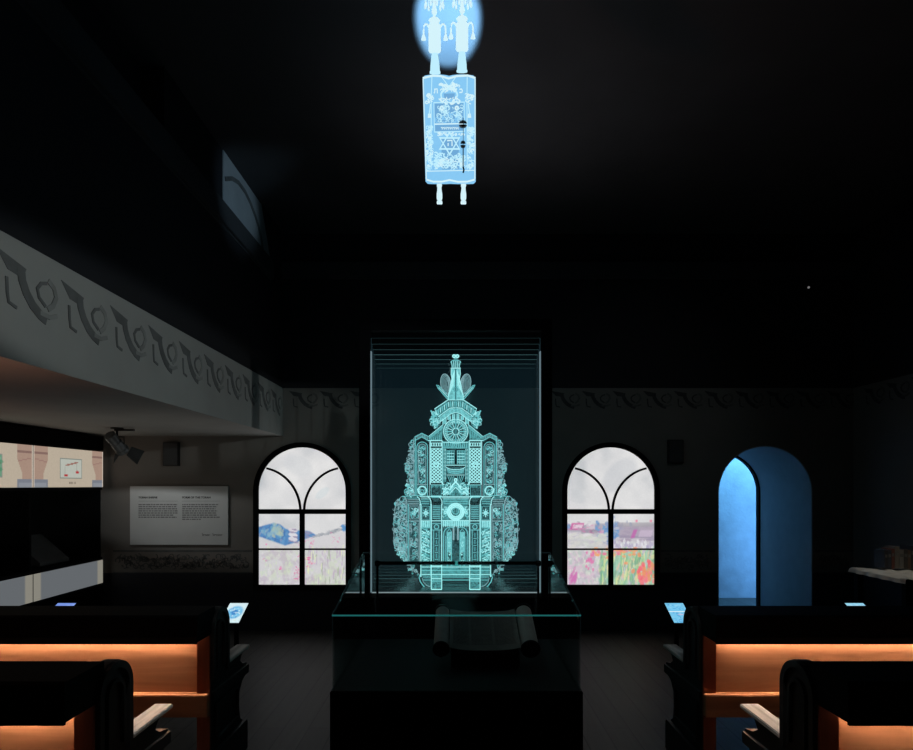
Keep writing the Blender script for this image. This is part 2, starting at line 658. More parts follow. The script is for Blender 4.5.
# gallery wall above it with the recess
zs0 = EYE + 2.29
bm = bmesh.new()
box(bm, XG - 0.35, XG - 0.02, -1.5, BW, Z_BEAM, zs0 - 0.19)
box(bm, XG - 0.35, XG - 0.17, -1.5, BW, zs0 - 0.19, CEIL)
prism(bm, [(5.82, CEIL), (6.1, zs0), (BW, zs0), (BW, CEIL)], [], YZ, XG - 0.17, XG)
box(bm, XG - 0.17, XG - 0.02, 3.9, 4.87, zs0, CEIL)
struct(link_mesh('wall_gallery', bm, M['upper']))
bm = bmesh.new()
box(bm, XG - 0.17, XG + 0.01, -1.5, 6.15, zs0 - 0.175, zs0, 0, 0.004)
box(bm, XG - 0.17, XG - 0.008, -1.5, 6.15, zs0 - 0.20, zs0 - 0.183)
struct(link_mesh('trim_3', bm, M['ceiling']))
bm = bmesh.new()
prism(bm, [(4.87, CEIL), (5.82, CEIL), (6.1, zs0), (4.87, zs0)], [], YZ, XG - 0.17, XG - 0.012)
struct(link_mesh('wall_gallery_recess', bm, M['recess']))
bm = bmesh.new()
cv = [(4.90, EYE + 2.50), (5.05, EYE + 2.58), (5.20, EYE + 2.62), (5.36, EYE + 2.62), (5.50, EYE + 2.585), (5.62, EYE + 2.53), (5.72, EYE + 2.47), (5.80, EYE + 2.39), (5.85, EYE + 2.29)]
ribbon(bm, cv, 0.035, YZ, XG - 0.012, XG - 0.004)
struct(link_mesh('trim_4', bm, M['stencil']))


# stencilled frieze of hooked scrolls
def motif(bm, s0, w, zt, h, place, t0, t1):
    def q(a, b):
        return (s0 + a * w, zt - b * h)
    prism(bm, [q(-0.12, 0.0), q(0.36, 0.14), q(0.30, 0.34), q(0.06, 0.30)], [], place, t0, t1, 0)
    t1 += (t1 - t0) * 0.25
    c = [q(0.27, 0.18), q(0.29, 0.38), q(0.36, 0.58), q(0.47, 0.76), q(0.60, 0.88), q(0.72, 0.94)]
    ribbon(bm, c, 0.13 * w, place, t0, t1, 0)
    t1 += (t1 - t0) * 0.2
    ribbon(bm, [q(0.04, 0.44), q(0.05, 0.72), q(0.07, 0.88), q(0.20, 0.93)], 0.04 * w, place, t0, t1, 0)
    ribbon(bm, [q(0.72, 0.22), q(0.62, 0.27), q(0.55, 0.40), q(0.58, 0.56), q(0.70, 0.68)], 0.045 * w, place, t0, t1, 0)
    ribbon(bm, [q(0.75, 0.15), q(0.86, 0.25), q(0.90, 0.42), q(0.84, 0.60), q(0.74, 0.72)], 0.07 * w, place, t0, t1, 1)
    ribbon(bm, [q(0.60, 0.84), q(0.78, 0.86), q(0.92, 0.78)], 0.06 * w, place, t0, t1, 1)


fr_m = [M['stencil'], M['stencil_light']]
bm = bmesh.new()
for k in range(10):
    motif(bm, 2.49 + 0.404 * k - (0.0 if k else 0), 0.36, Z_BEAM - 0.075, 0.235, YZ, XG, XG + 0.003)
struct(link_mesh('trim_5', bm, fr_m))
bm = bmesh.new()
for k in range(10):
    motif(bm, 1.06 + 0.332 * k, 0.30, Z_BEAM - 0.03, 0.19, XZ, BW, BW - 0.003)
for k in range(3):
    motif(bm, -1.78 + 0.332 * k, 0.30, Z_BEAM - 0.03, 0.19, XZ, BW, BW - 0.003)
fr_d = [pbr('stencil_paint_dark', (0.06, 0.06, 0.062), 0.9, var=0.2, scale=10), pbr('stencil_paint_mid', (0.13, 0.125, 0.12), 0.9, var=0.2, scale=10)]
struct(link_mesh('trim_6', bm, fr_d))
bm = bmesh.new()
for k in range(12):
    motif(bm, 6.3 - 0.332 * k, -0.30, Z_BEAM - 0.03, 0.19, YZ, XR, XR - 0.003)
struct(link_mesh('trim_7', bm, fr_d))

# leafy dado band above the wainscot
rnd = random.Random(5)
bm = bmesh.new()
zb0, zb1 = ZW + 0.005, EYE - 66.0 / F * BW


def dado(x0, x1):
    ribbon(bm, [(x0, zb1), (x1, zb1)], 0.02, XZ, BW - 0.003, BW, 0)
    ribbon(bm, [(x0, zb0), (x1, zb0)], 0.012, XZ, BW - 0.003, BW, 0)
    x = x0 + 0.05
    while x < x1 - 0.06:
        zz = (zb0 + zb1) / 2 + rnd.uniform(-0.065, 0.06)
        r = rnd.uniform(0.010, 0.030)
        a = rnd.uniform(0, 360)
        ribbon(bm, arc(x, zz, r, a, a + rnd.uniform(160, 300), 8), 0.009, XZ, BW - 0.003, BW, 0)
        x += rnd.uniform(0.004, 0.012)


dado(-3.72, -WX - GR - 0.07)
dado(WX + GR + 0.07, DX - DR - 0.03)
dado(DX + DR + 0.03, XR)
struct(link_mesh('trim_8', bm, M['dado']))

# passage behind the arched opening
bm = bmesh.new()
box(bm, 1.6, 5.2, 8.4, 8.6, 0, 3.0)
struct(link_mesh('wall_passage', bm, M['passage']))
bm = bmesh.new()
box(bm, 1.4, 1.6, BW + TH, 8.4, 0, 3.0)
struct(link_mesh('wall_passage_west', bm, M['passage']))
bm = bmesh.new()
box(bm, 5.2, 5.4, BW + TH, 8.4, 0, 3.0)
struct(link_mesh('wall_passage_east', bm, M['passage']))
bm = bmesh.new()
box(bm, 1.4, 5.4, BW + TH, 8.4, 3.0, 3.15)
struct(link_mesh('ceiling_passage', bm, M['passage']))
# plastered lining of the opening and the dark frame at its far side
bm = bmesh.new()
inner = arch_loop(DX, DR - 0.012, 0.001, DZS)
outl = arch_loop(DX, DR - 0.001, 0.001, DZS)
prism(bm, outl + inner[::-1], [], XZ, BW + 0.002, BW + TH)
struct(link_mesh('door_1_lining', bm, M['reveal']))
bm = bmesh.new()
inner = arch_loop(DX, DR - 0.032, 0.001, DZS)
outl = arch_loop(DX, DR - 0.0125, 0.001, DZS)
prism(bm, outl + inner[::-1], [], XZ, BW + TH - 0.10, BW + TH - 0.03)
struct(link_mesh('door_1', bm, M['black']))


# ------------------------------------------------------------------ arched windows with painted landscapes
def mix(a, b, m):
    return a * (1 - m[..., None]) + b * m[..., None]


def stroke(img, cx, cy, rx, ry, col, rng, ang=0.0, op=0.8):
    h, w, _ = img.shape
    y, x = np.mgrid[0:h, 0:w]
    x = x / w - cx
    y = (y / h - cy)
    c, s = math.cos(ang), math.sin(ang)
    X, Y = (x * c + y * s) / rx, (-x * s + y * c) / ry
    m = np.clip(1.4 - (X * X + Y * Y), 0, 1)
    m = np.clip(m * 1.6, 0, 1) * op
    img[:] = mix(img, s2l(col), m)


def poly_band(img, f0, f1, col, op, soft=0.008):
    """fill between two curves y=f0(x), y=f1(x) given in unit coordinates"""
    h, w, _ = img.shape
    y, x = np.mgrid[0:h, 0:w]
    x = (x + 0.5) / w
    y = (y + 0.5) / h
    m = np.clip((y - f0(x)) / soft, 0, 1) * np.clip((f1(x) - y) / soft, 0, 1)
    img[:] = mix(img, s2l(col), m * op)


def landscape(kind):
    rng = np.random.default_rng(11 if kind == 'west' else 23)
    h, w = 150, 96
    img = np.ones((h, w, 3), dtype=np.float32) * s2l((216, 216, 217))
    n = fbm(h, w, 34, rng)
    img = mix(img, s2l((186, 190, 194)), np.clip((n - 0.50) * 4, 0, 1) * 0.8)
    img = mix(img, s2l((232, 231, 230)), np.clip((0.46 - n) * 5, 0, 1) * 0.7)
    W = lambda x, a, p, f: a * np.sin(x * f + p)
    if kind == 'west':
        stroke(img, 0.72, 0.33, 0.08, 0.03, (190, 208, 214), rng, -0.4, 0.35)
        stroke(img, 0.44, 0.13, 0.16, 0.07, (200, 204, 208), rng, 0.2, 0.35)
        ip = lambda xs, ys: (lambda x: np.interp(x, xs, ys))
        poly_band(img, ip([0, .3, .5, .75, 1], [.66, .70, .66, .62, .585]), lambda x: x * 0 + 1.1, (208, 206, 209), 0.9, 0.03)
        top = ip([0, .05, .17, .24, .30, .36, .46, .5, .58, .68], [.575, .565, .545, .555, .585, .60, .60, .60, .605, .645])
        bot = ip([0, .16, .30, .36, .46, .52, .60, .68], [.655, .69, .722, .71, .69, .675, .66, .65])
        h0, w0 = img.shape[:2]
        yy, xx = np.mgrid[0:h0, 0:w0]
        xx = (xx + .5) / w0
        yy = (yy + .5) / h0
        mass = (np.clip((yy - top(xx)) / .01, 0, 1) * np.clip((bot(xx) - yy) / .01, 0, 1) * (xx < .70))[..., None]
        hill = np.ones_like(img) * s2l((86, 136, 188))
        for _ in range(150):
            stroke(hill, rng.uniform(0, .7), rng.uniform(.53, .73), rng.uniform(.008, .03), rng.uniform(.006, .016), [(70, 120, 178), (112, 160, 200), (96, 150, 196), (150, 160, 186), (120, 176, 196), (84, 110, 160)][rng.integers(6)], rng, rng.uniform(-1, 1), 0.6)
        for _ in range(34):
            stroke(hill, rng.normal(.19, .05), rng.normal(.605, .022), rng.uniform(.012, .03), rng.uniform(.008, .018), [(160, 186, 180), (176, 190, 170), (150, 186, 196), (140, 170, 190)][rng.integers(4)], rng, rng.uniform(-1, 1), 0.6)
        for _ in range(16):
            stroke(hill, rng.uniform(.5, .66), rng.uniform(.61, .66), .03, .008, [(130, 136, 176), (150, 150, 180)][rng.integers(2)], rng, .2, 0.6)
        img[:] = img * (1 - mass) + hill * mass
        for cy, c in ((.60, (214, 208, 216)), (.635, (226, 224, 228)), (.665, (220, 216, 222))):
            stroke(img, .385, cy, .05, .016, c, rng, 0.1, .9)
        for cx, cy in ((.37, .615), (.41, .65), (.36, .68), (.42, .69), (.40, .595)):
            stroke(img, cx, cy, .03, .006, (150, 140, 166), rng, .1, .8)
        for _ in range(46):
            cx = rng.uniform(.64, 1)
            stroke(img, cx, .645 - .17 * (cx - .64) + rng.normal() * .008, rng.uniform(.02, .05), .0045, [(150, 156, 166), (130, 138, 150), (186, 188, 192)][rng.integers(3)], rng, -.25, .55)
        for _ in range(8):
            stroke(img, rng.uniform(.95, 1), .585 + rng.normal() * .008, .02, .012, (86, 146, 200), rng, 0, .7)
        n1, n2 = fbm(h0, w0, 16, rng), fbm(h0, w0, 9, rng)
        fld = np.clip((yy - .70) / .05, 0, 1)
        gw = np.clip(fld * np.clip((n1 - .48) * 5, 0, 1) * (.35 + .65 * np.clip((yy - .75) * 4, 0, 1)), 0, 1)
        img[:] = mix(img, s2l((202, 214, 186)), gw * .8)
        img[:] = mix(img, s2l((186, 172, 188)), fld * np.clip((n2 - .55) * 6, 0, 1) * .55)
        base = [(200, 190, 204), (216, 216, 212), (202, 214, 188), (218, 216, 218), (190, 178, 192), (210, 220, 192), (196, 206, 196)]
        for _ in range(260):
            stroke(img, rng.uniform(0, 1), rng.uniform(.73, 1.0), rng.uniform(.006, .025), rng.uniform(.004, .014), base[rng.integers(7)], rng, rng.uniform(-1.4, 1.4), 0.5)

        def petals(cx, cy, r, n, c):
            for _ in range(n):
                stroke(img, cx + rng.normal() * r, cy + rng.normal() * r * .5, rng.uniform(.006, .016), rng.uniform(.003, .006), c if rng.random() < .6 else (226, 150, 190), rng, rng.uniform(-.8, .8), .55)
        for cx, cy, r, n in ((.46, .90, .03, 20), (.43, .935, .025, 12), (.25, .88, .018, 8), (.57, .83, .03, 16), (.56, .80, .02, 8), (.57, .87, .015, 5), (.57, .695, .03, 9), (.85, .67, .035, 9), (.48, .79, .015, 6), (.48, .715, .015, 4), (.08, .70, .015, 3), (.06, .82, .012, 3)):
            petals(cx, cy, r, n, (224, 84, 156))
        for _ in range(60):
            stroke(img, rng.uniform(.5, 1), rng.uniform(.74, .98), .006, rng.uniform(.015, .04), [(166, 176, 156), (190, 172, 196), (226, 232, 190)][rng.integers(3)], rng, rng.uniform(-.2, .2), 0.7)
    else:
        stroke(img, 0.60, 0.20, 0.20, 0.10, (194, 197, 202), rng, -0.4, 0.55)
        stroke(img, 0.10, 0.35, 0.10, 0.05, (200, 203, 206), rng, 0.2, 0.5)
        poly_band(img, lambda x: 0.56 + 0 * x, lambda x: x * 0 + 1.1, (196, 190, 200), 0.9, 0.02)
        poly_band(img, lambda x: 0.56 + W(x, .01, 1, 9), lambda x: 0.62 + 0 * x, (166, 162, 176), 0.8, 0.01)
        for _ in range(90):
            cx = .48 + rng.normal() * .09
            cy = .60 + rng.normal() * .045
            stroke(img, cx, cy, rng.uniform(.012, .04), rng.uniform(.006, .02), [(88, 140, 196), (110, 160, 206), (130, 150, 190), (160, 178, 196)][rng.integers(4)], rng, rng.uniform(-1, 1), 0.75)
        stroke(img, .66, .70, .14, .025, (206, 206, 210), rng, 0, .9)
        for _ in range(40):
            stroke(img, rng.uniform(.55, 1), rng.uniform(.58, .68), rng.uniform(.03, .07), .010, [(170, 156, 176), (190, 180, 190), (150, 140, 166), (200, 196, 200)][rng.integers(4)], rng, rng.uniform(-.1, .1), 0.7)
        h0, w0 = img.shape[:2]
        yy, xx = np.mgrid[0:h0, 0:w0]
        xx = (xx + .5) / w0
        yy = (yy + .5) / h0

        def quad(x0, x1, y0, y1, c, op=.9, skew=0.0):
            xs = xx + (yy - y0) * skew
            m = np.clip((xs - x0) * w0, 0, 1) * np.clip((x1 - xs) * w0, 0, 1) * np.clip((yy - y0) * h0, 0, 1) * np.clip((y1 - yy) * h0, 0, 1)
            img[:] = mix(img, s2l(c), m * op)
        quad(.0, .05, .555, .60, (128, 164, 206))
        quad(.055, .21, .548, .605, (204, 96, 160), .9, .5)
        quad(.075, .195, .560, .594, (226, 208, 220), .9, .5)
        quad(.10, .17, .570, .576, (206, 150, 186), .8)
        quad(.22, .33, .555, .60, (214, 196, 206), .8)
        quad(.24, .29, .56, .575, (236, 236, 240), .9)
        quad(.16, .36, .598, .64, (150, 140, 156), .6)
        quad(.26, .30, .60, .64, (120, 116, 136), .6)
        quad(.37, .43, .60, .645, (216, 172, 192), .8)
        quad(.58, 1.0, .545, .585, (168, 162, 170), .8)
        quad(.60, 1.0, .575, .665, (172, 160, 178), .75)
        quad(.60, 1.0, .640, .665, (150, 140, 164), .6)
        quad(.765, .82, .595, .665, (192, 104, 172), .85, .6)
        quad(.84, 1.0, .60, .655, (200, 184, 204), .8, .5)
        for k in range(7):
            quad(.84 + .024 * k, .848 + .024 * k, .60, .65, (176, 140, 190), .7, .5)
        for x in (.80, .965):
            quad(x - .018, x + .018, .525, .548, (232, 112, 150), .85)
        quad(.68, .70, .53, .555, (120, 136, 172), .8)
        for k in range(40):
            stroke(img, .2 + rng.normal() * .1, .585 + rng.normal() * .02, .02, .004, [(150, 140, 160), (206, 120, 170), (190, 186, 196)][rng.integers(3)], rng, rng.uniform(-.3, .3), .5)
        for _ in range(70):
            stroke(img, rng.uniform(.52, 1), rng.uniform(.68, .74), .012, rng.uniform(.01, .02), [(226, 226, 230), (176, 168, 196), (206, 200, 214)][rng.integers(3)], rng, rng.uniform(-.3, .3), 0.7)
        for _ in range(160):
            cx, cy = rng.uniform(0, .45), rng.uniform(.63, .76)
            stroke(img, cx, cy, rng.uniform(.02, .06), rng.uniform(.006, .014), [(212, 210, 204), (204, 212, 200), (220, 218, 220), (198, 198, 200)][rng.integers(4)], rng, rng.uniform(-.3, .2), 0.6)
        for _ in range(300):
            cx, cy = rng.uniform(0, .5), rng.uniform(.77, 1.0)
            stroke(img, cx, cy, rng.uniform(.01, .03), rng.uniform(.008, .025), [(206, 200, 206), (190, 172, 190), (216, 220, 210), (216, 190, 206), (184, 196, 190)][rng.integers(5)], rng, rng.uniform(-.8, .8), 0.6)
        for _ in range(420):
            cx, cy = rng.uniform(.36, 1), rng.uniform(.76, 1.0)
            cx += (1 - cy) * .1
            stroke(img, cx, cy, rng.uniform(.006, .016), rng.uniform(.015, .05), [(150, 200, 150), (196, 222, 160), (130, 186, 166), (226, 226, 170), (166, 206, 186), (222, 196, 166), (120, 170, 140)][rng.integers(7)], rng, rng.uniform(-.1, .6), 0.65)
        for _ in range(46):
            cx, cy = .90 + rng.normal() * .06, .91 + rng.normal() * .035
            stroke(img, cx, cy, .022, .016, [(238, 110, 120), (240, 130, 140), (232, 150, 110)][rng.integers(3)], rng, rng.uniform(-1, 1), 0.8)
        for _ in range(40):
            cx, cy = rng.uniform(.28, .8), .765 + rng.normal() * .02
            stroke(img, cx, cy, .022, .01, [(240, 150, 110), (236, 170, 120), (228, 130, 160)][rng.integers(3)], rng, 0, 0.75)
        for _ in range(18):
            stroke(img, .03 + rng.uniform(0, .08), rng.uniform(.88, 1), .012, .03, (206, 120, 180), rng, .6, 0.6)
        for _ in range(14):
            stroke(img, .2 + rng.uniform(0, .1), rng.uniform(.76, .9), .012, .012, (226, 110, 170), rng, 0, 0.7)
    g = rng.random((h, w)) * 0.05 - 0.025
    return np.clip(img * (1 + g[..., None]), 0, 1)


def window(idx, cx, kind):
    yg = BW + 0.018
    z0, zt = WZ0, WZS + GR
    H, Wd = zt - z0, 2 * GR
    img = landscape(kind)
    root = bpy.data.objects.new('window_%d' % idx, None)
    root.location = (cx, BW, z0)
    COL.objects.link(root)
    struct(root)

    def inside(u, v):
        x, z = (u - 0.5) * Wd, zt - v * H
        return z < WZS or (x * x + (z - WZS) ** 2) < (GR + 0.008) ** 2
    painted('painted_pane', img, lambda u, v: (cx + (u - 0.5) * Wd, yg, zt - v * H), M['paint'], root, inside, True)
    bm = bmesh.new()
    prism(bm, arch_loop(cx, GR + 0.052, z0 - 0.052, WZS), [arch_loop(cx, GR - 0.002, z0, WZS)], XZ, BW - 0.02, BW + 0.01)
    prism(bm, arch_loop(cx, GR + 0.028, z0 - 0.028, WZS), [arch_loop(cx, GR + 0.002, z0, WZS)], XZ, BW + 0.01, yg + 0.03)
    # back board
    prism(bm, arch_loop(cx, GR + 0.028, z0 - 0.028, WZS), [], XZ, yg + 0.012, yg + 0.03)
    link_mesh('window_frame', bm, M['black'], root, world=True)
    bm = bmesh.new()
    zb = EYE - 26.6 / F * 6.49
    box(bm, cx - GR, cx + GR, BW - 0.016, BW + 0.014, zb - 0.026, zb + 0.026)
    box(bm, cx - 0.026, cx + 0.026, BW - 0.016, BW + 0.014, z0, zb)
    zl = EYE - 64.3 / F * 6.49
    box(bm, cx - GR, cx + GR, BW - 0.012, BW + 0.014, zl - 0.009, zl + 0.009)
    for s in (-1, 1):
        pts = []
        for i in range(25):
            a = math.radians(90 * i / 24)
            x, z = s * (GR - (GR - 0.02) * math.cos(a)), zb + (GR - 0.02) * math.sin(a) * 1.05
            if x * x + (z - WZS) ** 2 < (GR + 0.01) ** 2 or z < WZS:
                pts.append((cx + x, z))
        ribbon(bm, pts, 0.022, XZ, BW - 0.012, BW + 0.014)
    link_mesh('muntins', bm, M['black'], root, world=True)


window(1, -WX, 'west')
window(2, WX, 'east')

# ------------------------------------------------------------------ engraved glass shrine
ND = 7
DEP = [4.35 + 0.186 * i for i in range(ND)]
ZB = EYE - 0.768
ZT = EYE + 1.066
ark = thing('glass_shrine', 'tall black-framed vitrine of stacked glass sheets engraved with a glowing turquoise shrine', 'display case', (0, 4.9, 0))
bm = bmesh.new()
box(bm, -0.72, 0.72, 4.24, 5.62, 0, ZB - 0.03, 0, 0.006)
link_mesh('plinth', bm, M['black'], ark, world=True)
bm = bmesh.new()
box(bm, -0.70, 0.70, 4.26, 5.60, ZB - 0.03, ZB)
deck = pbr('glossy_deck', (0.10, 0.11, 0.115), 0.22, 0.3, var=0.1)
link_mesh('deck', bm, deck, ark, world=True)
for s in (-1, 1):
    bm = bmesh.new()
    box(bm, min(s * 0.605, s * 0.68), max(s * 0.605, s * 0.68), 4.22, 4.29, ZB - 0.03, EYE + 1.09, 0, 0.004)
    link_mesh('frame_post', bm, M['black'], ark, world=True)
    bm = bmesh.new()
    box(bm, min(s * 0.598, s * 0.604), max(s * 0.598, s * 0.604), 4.255, 4.29, ZB + 0.005, EYE + 0.95)
    link_mesh('glow_strip', bm, emit('vitrine_side_glow', (0.13, 0.19, 0.22), 1.0), ark, world=True)  # added glowing bar imitating the bright side edges of the sheets
bm = bmesh.new()
box(bm, -0.68, 0.68, 4.22, 4.29, EYE + 1.0905, EYE + 1.17, 0, 0.004)
link_mesh('frame_header', bm, M['black'], ark, world=True)
bm = bmesh.new()
box(bm, -0.596, 0.596, 4.262, 4.272, ZB, ZB + 0.007)
link_mesh('glow_strip', bm, emit('deck_edge_glow', (0.20, 0.25, 0.27), 1.0), ark, world=True)  # glowing bar added for the bright lower edge of the front sheet
sheets = []
HW = []
for i, d in enumerate(DEP):
    hw = (84.5 - 0.9 * i) / F * d
    HW.append(hw)
    bm = bmesh.new()
    fs = box(bm, -hw, hw, d, d + 0.01, ZB + 0.001, ZT)
    fs[1].material_index = 1
    fs[0].material_index = 1
    fs[3].material_index = 2
    fs[5].material_index = 2
    gl_ = (0.15, 0.3, 0.6, 1.1, 1.2, 1.3, 1.3)[i]  # emission stands in for light scattered in each sheet and its edges
    te = (0.10, 0.22, 0.40, 0.95, 0.75, 0.55, 0.35)[i]
    o = link_mesh('glass_sheet', bm, [glassmat('engraved_glass', (0.992, 1, 1), 0.35, (0.00024 * gl_, 0.00066 * gl_, 0.00092 * gl_)),
                                      emit('sheet_top_edge', (0.09, 0.20, 0.21), te),
                                      emit('sheet_side_edge', (0.05, 0.11, 0.14), (0.6, 0.6, 0.6, 0.6, 0.25, 0.15, 0.1)[i])], ark, world=True)
    sheets.append(o)


class Etch:
    """engraving on one glass sheet; coordinates are (offset from centre, photo row) scaled to that sheet's depth"""
    MATS = ['etch', 'etch_hi', 'etch_lo', 'etch_grey', 'haze', 'haze_hi', 'haze_lo']

    def __init__(self, i):
        self.d = DEP[i] - 0.003
        self.bm = bmesh.new()
        self.i = i

    def place(self, u, v, t):
        return P(456.5 + u, v, self.d) + Vector((0, t, 0))

    def line(self, pts, w=0.7, m=0, mirror=True, closed=False):
        ribbon(self.bm, pts, w, self.place, -0.002, 0.0015, m, closed)
        if mirror:
            ribbon(self.bm, [(-a, b) for a, b in pts], w, self.place, -0.002, 0.0015, m, closed)

    def fill(self, pts, m=4, mirror=True):
        prism(self.bm, pts, [], self.place, 0.0, 0.0015, m, sides=False)
        if mirror:
            prism(self.bm, [(-a, b) for a, b in pts], [], self.place, 0.0, 0.0015, m, sides=False)

    def rect(self, x0, x1, y0, y1, m=4, mirror=True):
        self.fill([(x0, y0), (x1, y0), (x1, y1), (x0, y1)], m, mirror)

    def frame(self, x0, x1, y0, y1, w=0.7, m=0, mirror=True):
        self.line([(x0, y0), (x1, y0), (x1, y1), (x0, y1)], w, m, mirror, True)

    def circle(self, cx, cy, r, w=0.6, m=0, mirror=True, n=14, ry=None):
        self.line(arc(cx, cy, r, 0, 360, n, ry)[:-1], w, m, mirror, True)

    def filigree(self, inside, x0, x1, y0, y1, n, rnd, mats=(0, 0, 3, 1), r0=0.8, r1=2.2, w=0.5):
        k = 0
        tries = 0
        while k < n and tries < n * 20:
            tries += 1
            x, y = rnd.uniform(x0, x1), rnd.uniform(y0, y1)
            if not inside(x, y):
                continue
            k += 1
            r = rnd.uniform(r0, r1)
            a = rnd.uniform(0, 360)
            m = rnd.choice(mats)
            t = rnd.random()
            if t < 0.5:
                self.line(arc(x, y, r, a, a + rnd.uniform(150, 320), 7), w * rnd.uniform(.8, 1.3), m)
            elif t < 0.75:
                sp = [(x + r * (1 - j / 9) * math.cos(math.radians(a + 50 * j)), y + r * (1 - j / 9) * math.sin(math.radians(a + 50 * j))) for j in range(8)]
                self.line(sp, w * .9, m)
            else:
                c, s = math.cos(math.radians(a)), math.sin(math.radians(a))
                L, B = r * 1.0, r * 0.4
                self.fill([(x - c * L, y - s * L), (x + s * B, y - c * B), (x + c * L, y + s * L), (x - s * B, y + c * B)], m)

    def done(self):
        link_mesh('engraving', self.bm, [M[k] for k in Etch.MATS], sheets[self.i], world=True)


rnd = random.Random(77)
E = [Etch(i) for i in range(6)]
A, B, C, D, G, H6 = E      # A is the front sheet

# --- crowning group (sheet B and C)
B.circle(1.7, 356.2, 1.3, 1.2, 1)
B.fill(arc(0, 356.5, 2.4, 0, 360, 14)[:-1], 5, False)
B.fill([(-2.0, 358.5), (2.0, 358.5), (3.2, 362.5), (-3.2, 362.5)], 4, False)
B.line(arc(0, 362.5, 5.0, 180, 360, 10, 2.4), 0.7, 0, False)
B.fill([(-5.2, 362.5), (5.2, 362.5), (4.0, 367.6), (-4.0, 367.6)], 4, False)
for k in range(-2, 3):
    B.line([(k * 2.2, 361), (k * 1.7, 367.5)], 0.5, 1, False)
B.line([(-5, 368.2), (5, 368.2)], 0.9, 1, False)
B.fill([(0.4, 369), (4.4, 369), (4.6, 374), (3.6, 380), (2.8, 384), (4.8, 389), (7.6, 396), (7.6, 399.5), (0.4, 399.5)], 5)
B.line([(4.4, 369), (4.6, 374), (3.6, 380), (2.8, 384), (4.8, 389), (7.6, 396), (7.6, 399.5)], 0.7, 1)
B.line([(0.5, 369), (0.5, 440)], 0.5, 2)
for k in range(7):
    B.line([(1.0 + k * 0.4, 370 + k), (2 + k * 0.9, 386 + k * 1.4)], 0.4, 1)
B.circle(0, 389.5, 2.0, 0.8, 2, False)
for s in (0,):
    c = [(9.8 + 5.2 * math.cos(a), 384 + 10 * math.sin(a)) for a in [2 * math.pi * k / 22 for k in range(22)]]
    c = [(x + (y - 384) * -0.12, y) for x, y in c]
    C.line(c, 0.7, 3, True, True)
    C.fill(c, 6)
    for k in range(1, 6):
        cc = [(9.6 + (x - 9.6) * (1 - k * .17) - k * .25, 384 + (y - 384) * (1 - k * .13)) for x, y in c]
        C.line(cc, 0.35, 3, True, True)
C.fill([(6.2, 396.0), (8.0, 399.5), (17.6, 388.5), (19.4, 384.8), (17.2, 385.4), (14.6, 388)], 4)
C.line([(6.2, 396.0), (14.6, 388), (17.2, 385.4), (19.4, 384.8), (17.6, 388.5), (8.0, 399.5)], 0.6, 0)
C.line([(8, 397), (17, 387.5)], 0.5, 1)

# --- pediment
C.fill([(0, 399.5), (7.5, 399.5), (21.0, 408.6), (19.2, 412), (17.0, 416.5), (5.6, 407.5), (0, 407)], 4)
C.line([(0, 399.8), (7.5, 399.8), (21.0, 408.8), (19.4, 412.5), (17.2, 416.6), (5.8, 408.2), (0, 407.6)], 0.8, 1)
C.line([(6.5, 402.0), (19.6, 411.0)], 0.5, 0)
for k in range(9):
    x = 1.0 + 2.05 * k
    dy = max(0, x - 6.5) * 0.68
    C.line([(x, 401.5 + dy), (x - 0.2, 406.6 + dy)], 0.8, 1 if k % 2 else 0)
C.fill([(0, 408.3), (5.4, 408.8), (16.5, 417.2), (14.8, 421), (5, 414), (0, 412)], 5)
B.line([(0, 412.4), (5, 414), (15, 421.5)], 0.6, 1)
for x0, x1, yb in ((1.2, 3.4, 423), (5.2, 8.0, 420), (9.6, 13.0, 424)):
    C.rect(x0, x1, 413.5 + x0 * 0.4, yb, 5)
    C.line([(x0, 413.5 + x0 * 0.4), (x0, yb)], 0.5, 1)
    C.line([(x1, 413.5 + x1 * 0.4), (x1, yb)], 0.5, 1)
# urns at the eaves
D.filigree(lambda x, y: ((x - 20.0) / 5.0) ** 2 + ((y - 420.5) / 8.0) ** 2 < 1, 14, 26, 411, 430, 42, rnd, (0, 1, 0), 0.8, 2.0, 0.6)
D.fill(arc(20, 421, 5.0, 0, 360, 16, 7.6)[:-1], 4)
D.line([(21.5, 416), (25.0, 410.5)], 1.6, 0)
D.line([(19.2, 415), (20.4, 412)], 2.2, 1)
D.circle(20, 423, 2.2, 0.7, 1)

# --- rosette
C.fill(arc(0, 431.5, 12.6, 0, 360, 30)[:-1], 6, False)
for r, w, m in ((12.2, 0.9, 1), (10.8, 0.8, 0), (8.4, 0.6, 0), (3.2, 0.8, 1)):
    C.circle(0, 431.5, r, w, m, False, 30)
for k in range(16):
    a = 2 * math.pi * k / 16
    C.line([(3 * math.cos(a), 431.5 + 3 * math.sin(a)), (9.6 * math.cos(a), 431.5 + 9.6 * math.sin(a))], 0.6 if k % 2 else 1.0, 1 if k % 2 else 0, False)
for k in range(32):
    a = 2 * math.pi * k / 32
    C.circle(9.7 * math.cos(a), 431.5 + 9.7 * math.sin(a), 0.6, 0.4, 1, False, 6)
# --- gable slopes
C.fill([(12.6, 424.0), (26.6, 436.8), (26.6, 440.4), (14.0, 440.4), (13.0, 432)], 4)
for o in (0, 1.4, 2.8):
    C.line([(12.2, 424.2 + o), (26.8, 436.2 + o)], 0.6, 1 if o == 0 else 0)
C.line([(13.4, 440.4), (27.4, 440.4)], 0.8, 1)
for k in range(6):
    C.line([(15 + 1.9 * k, 430 + k * 1.7), (14.4 + 1.9 * k, 440)], 0.4, 0)
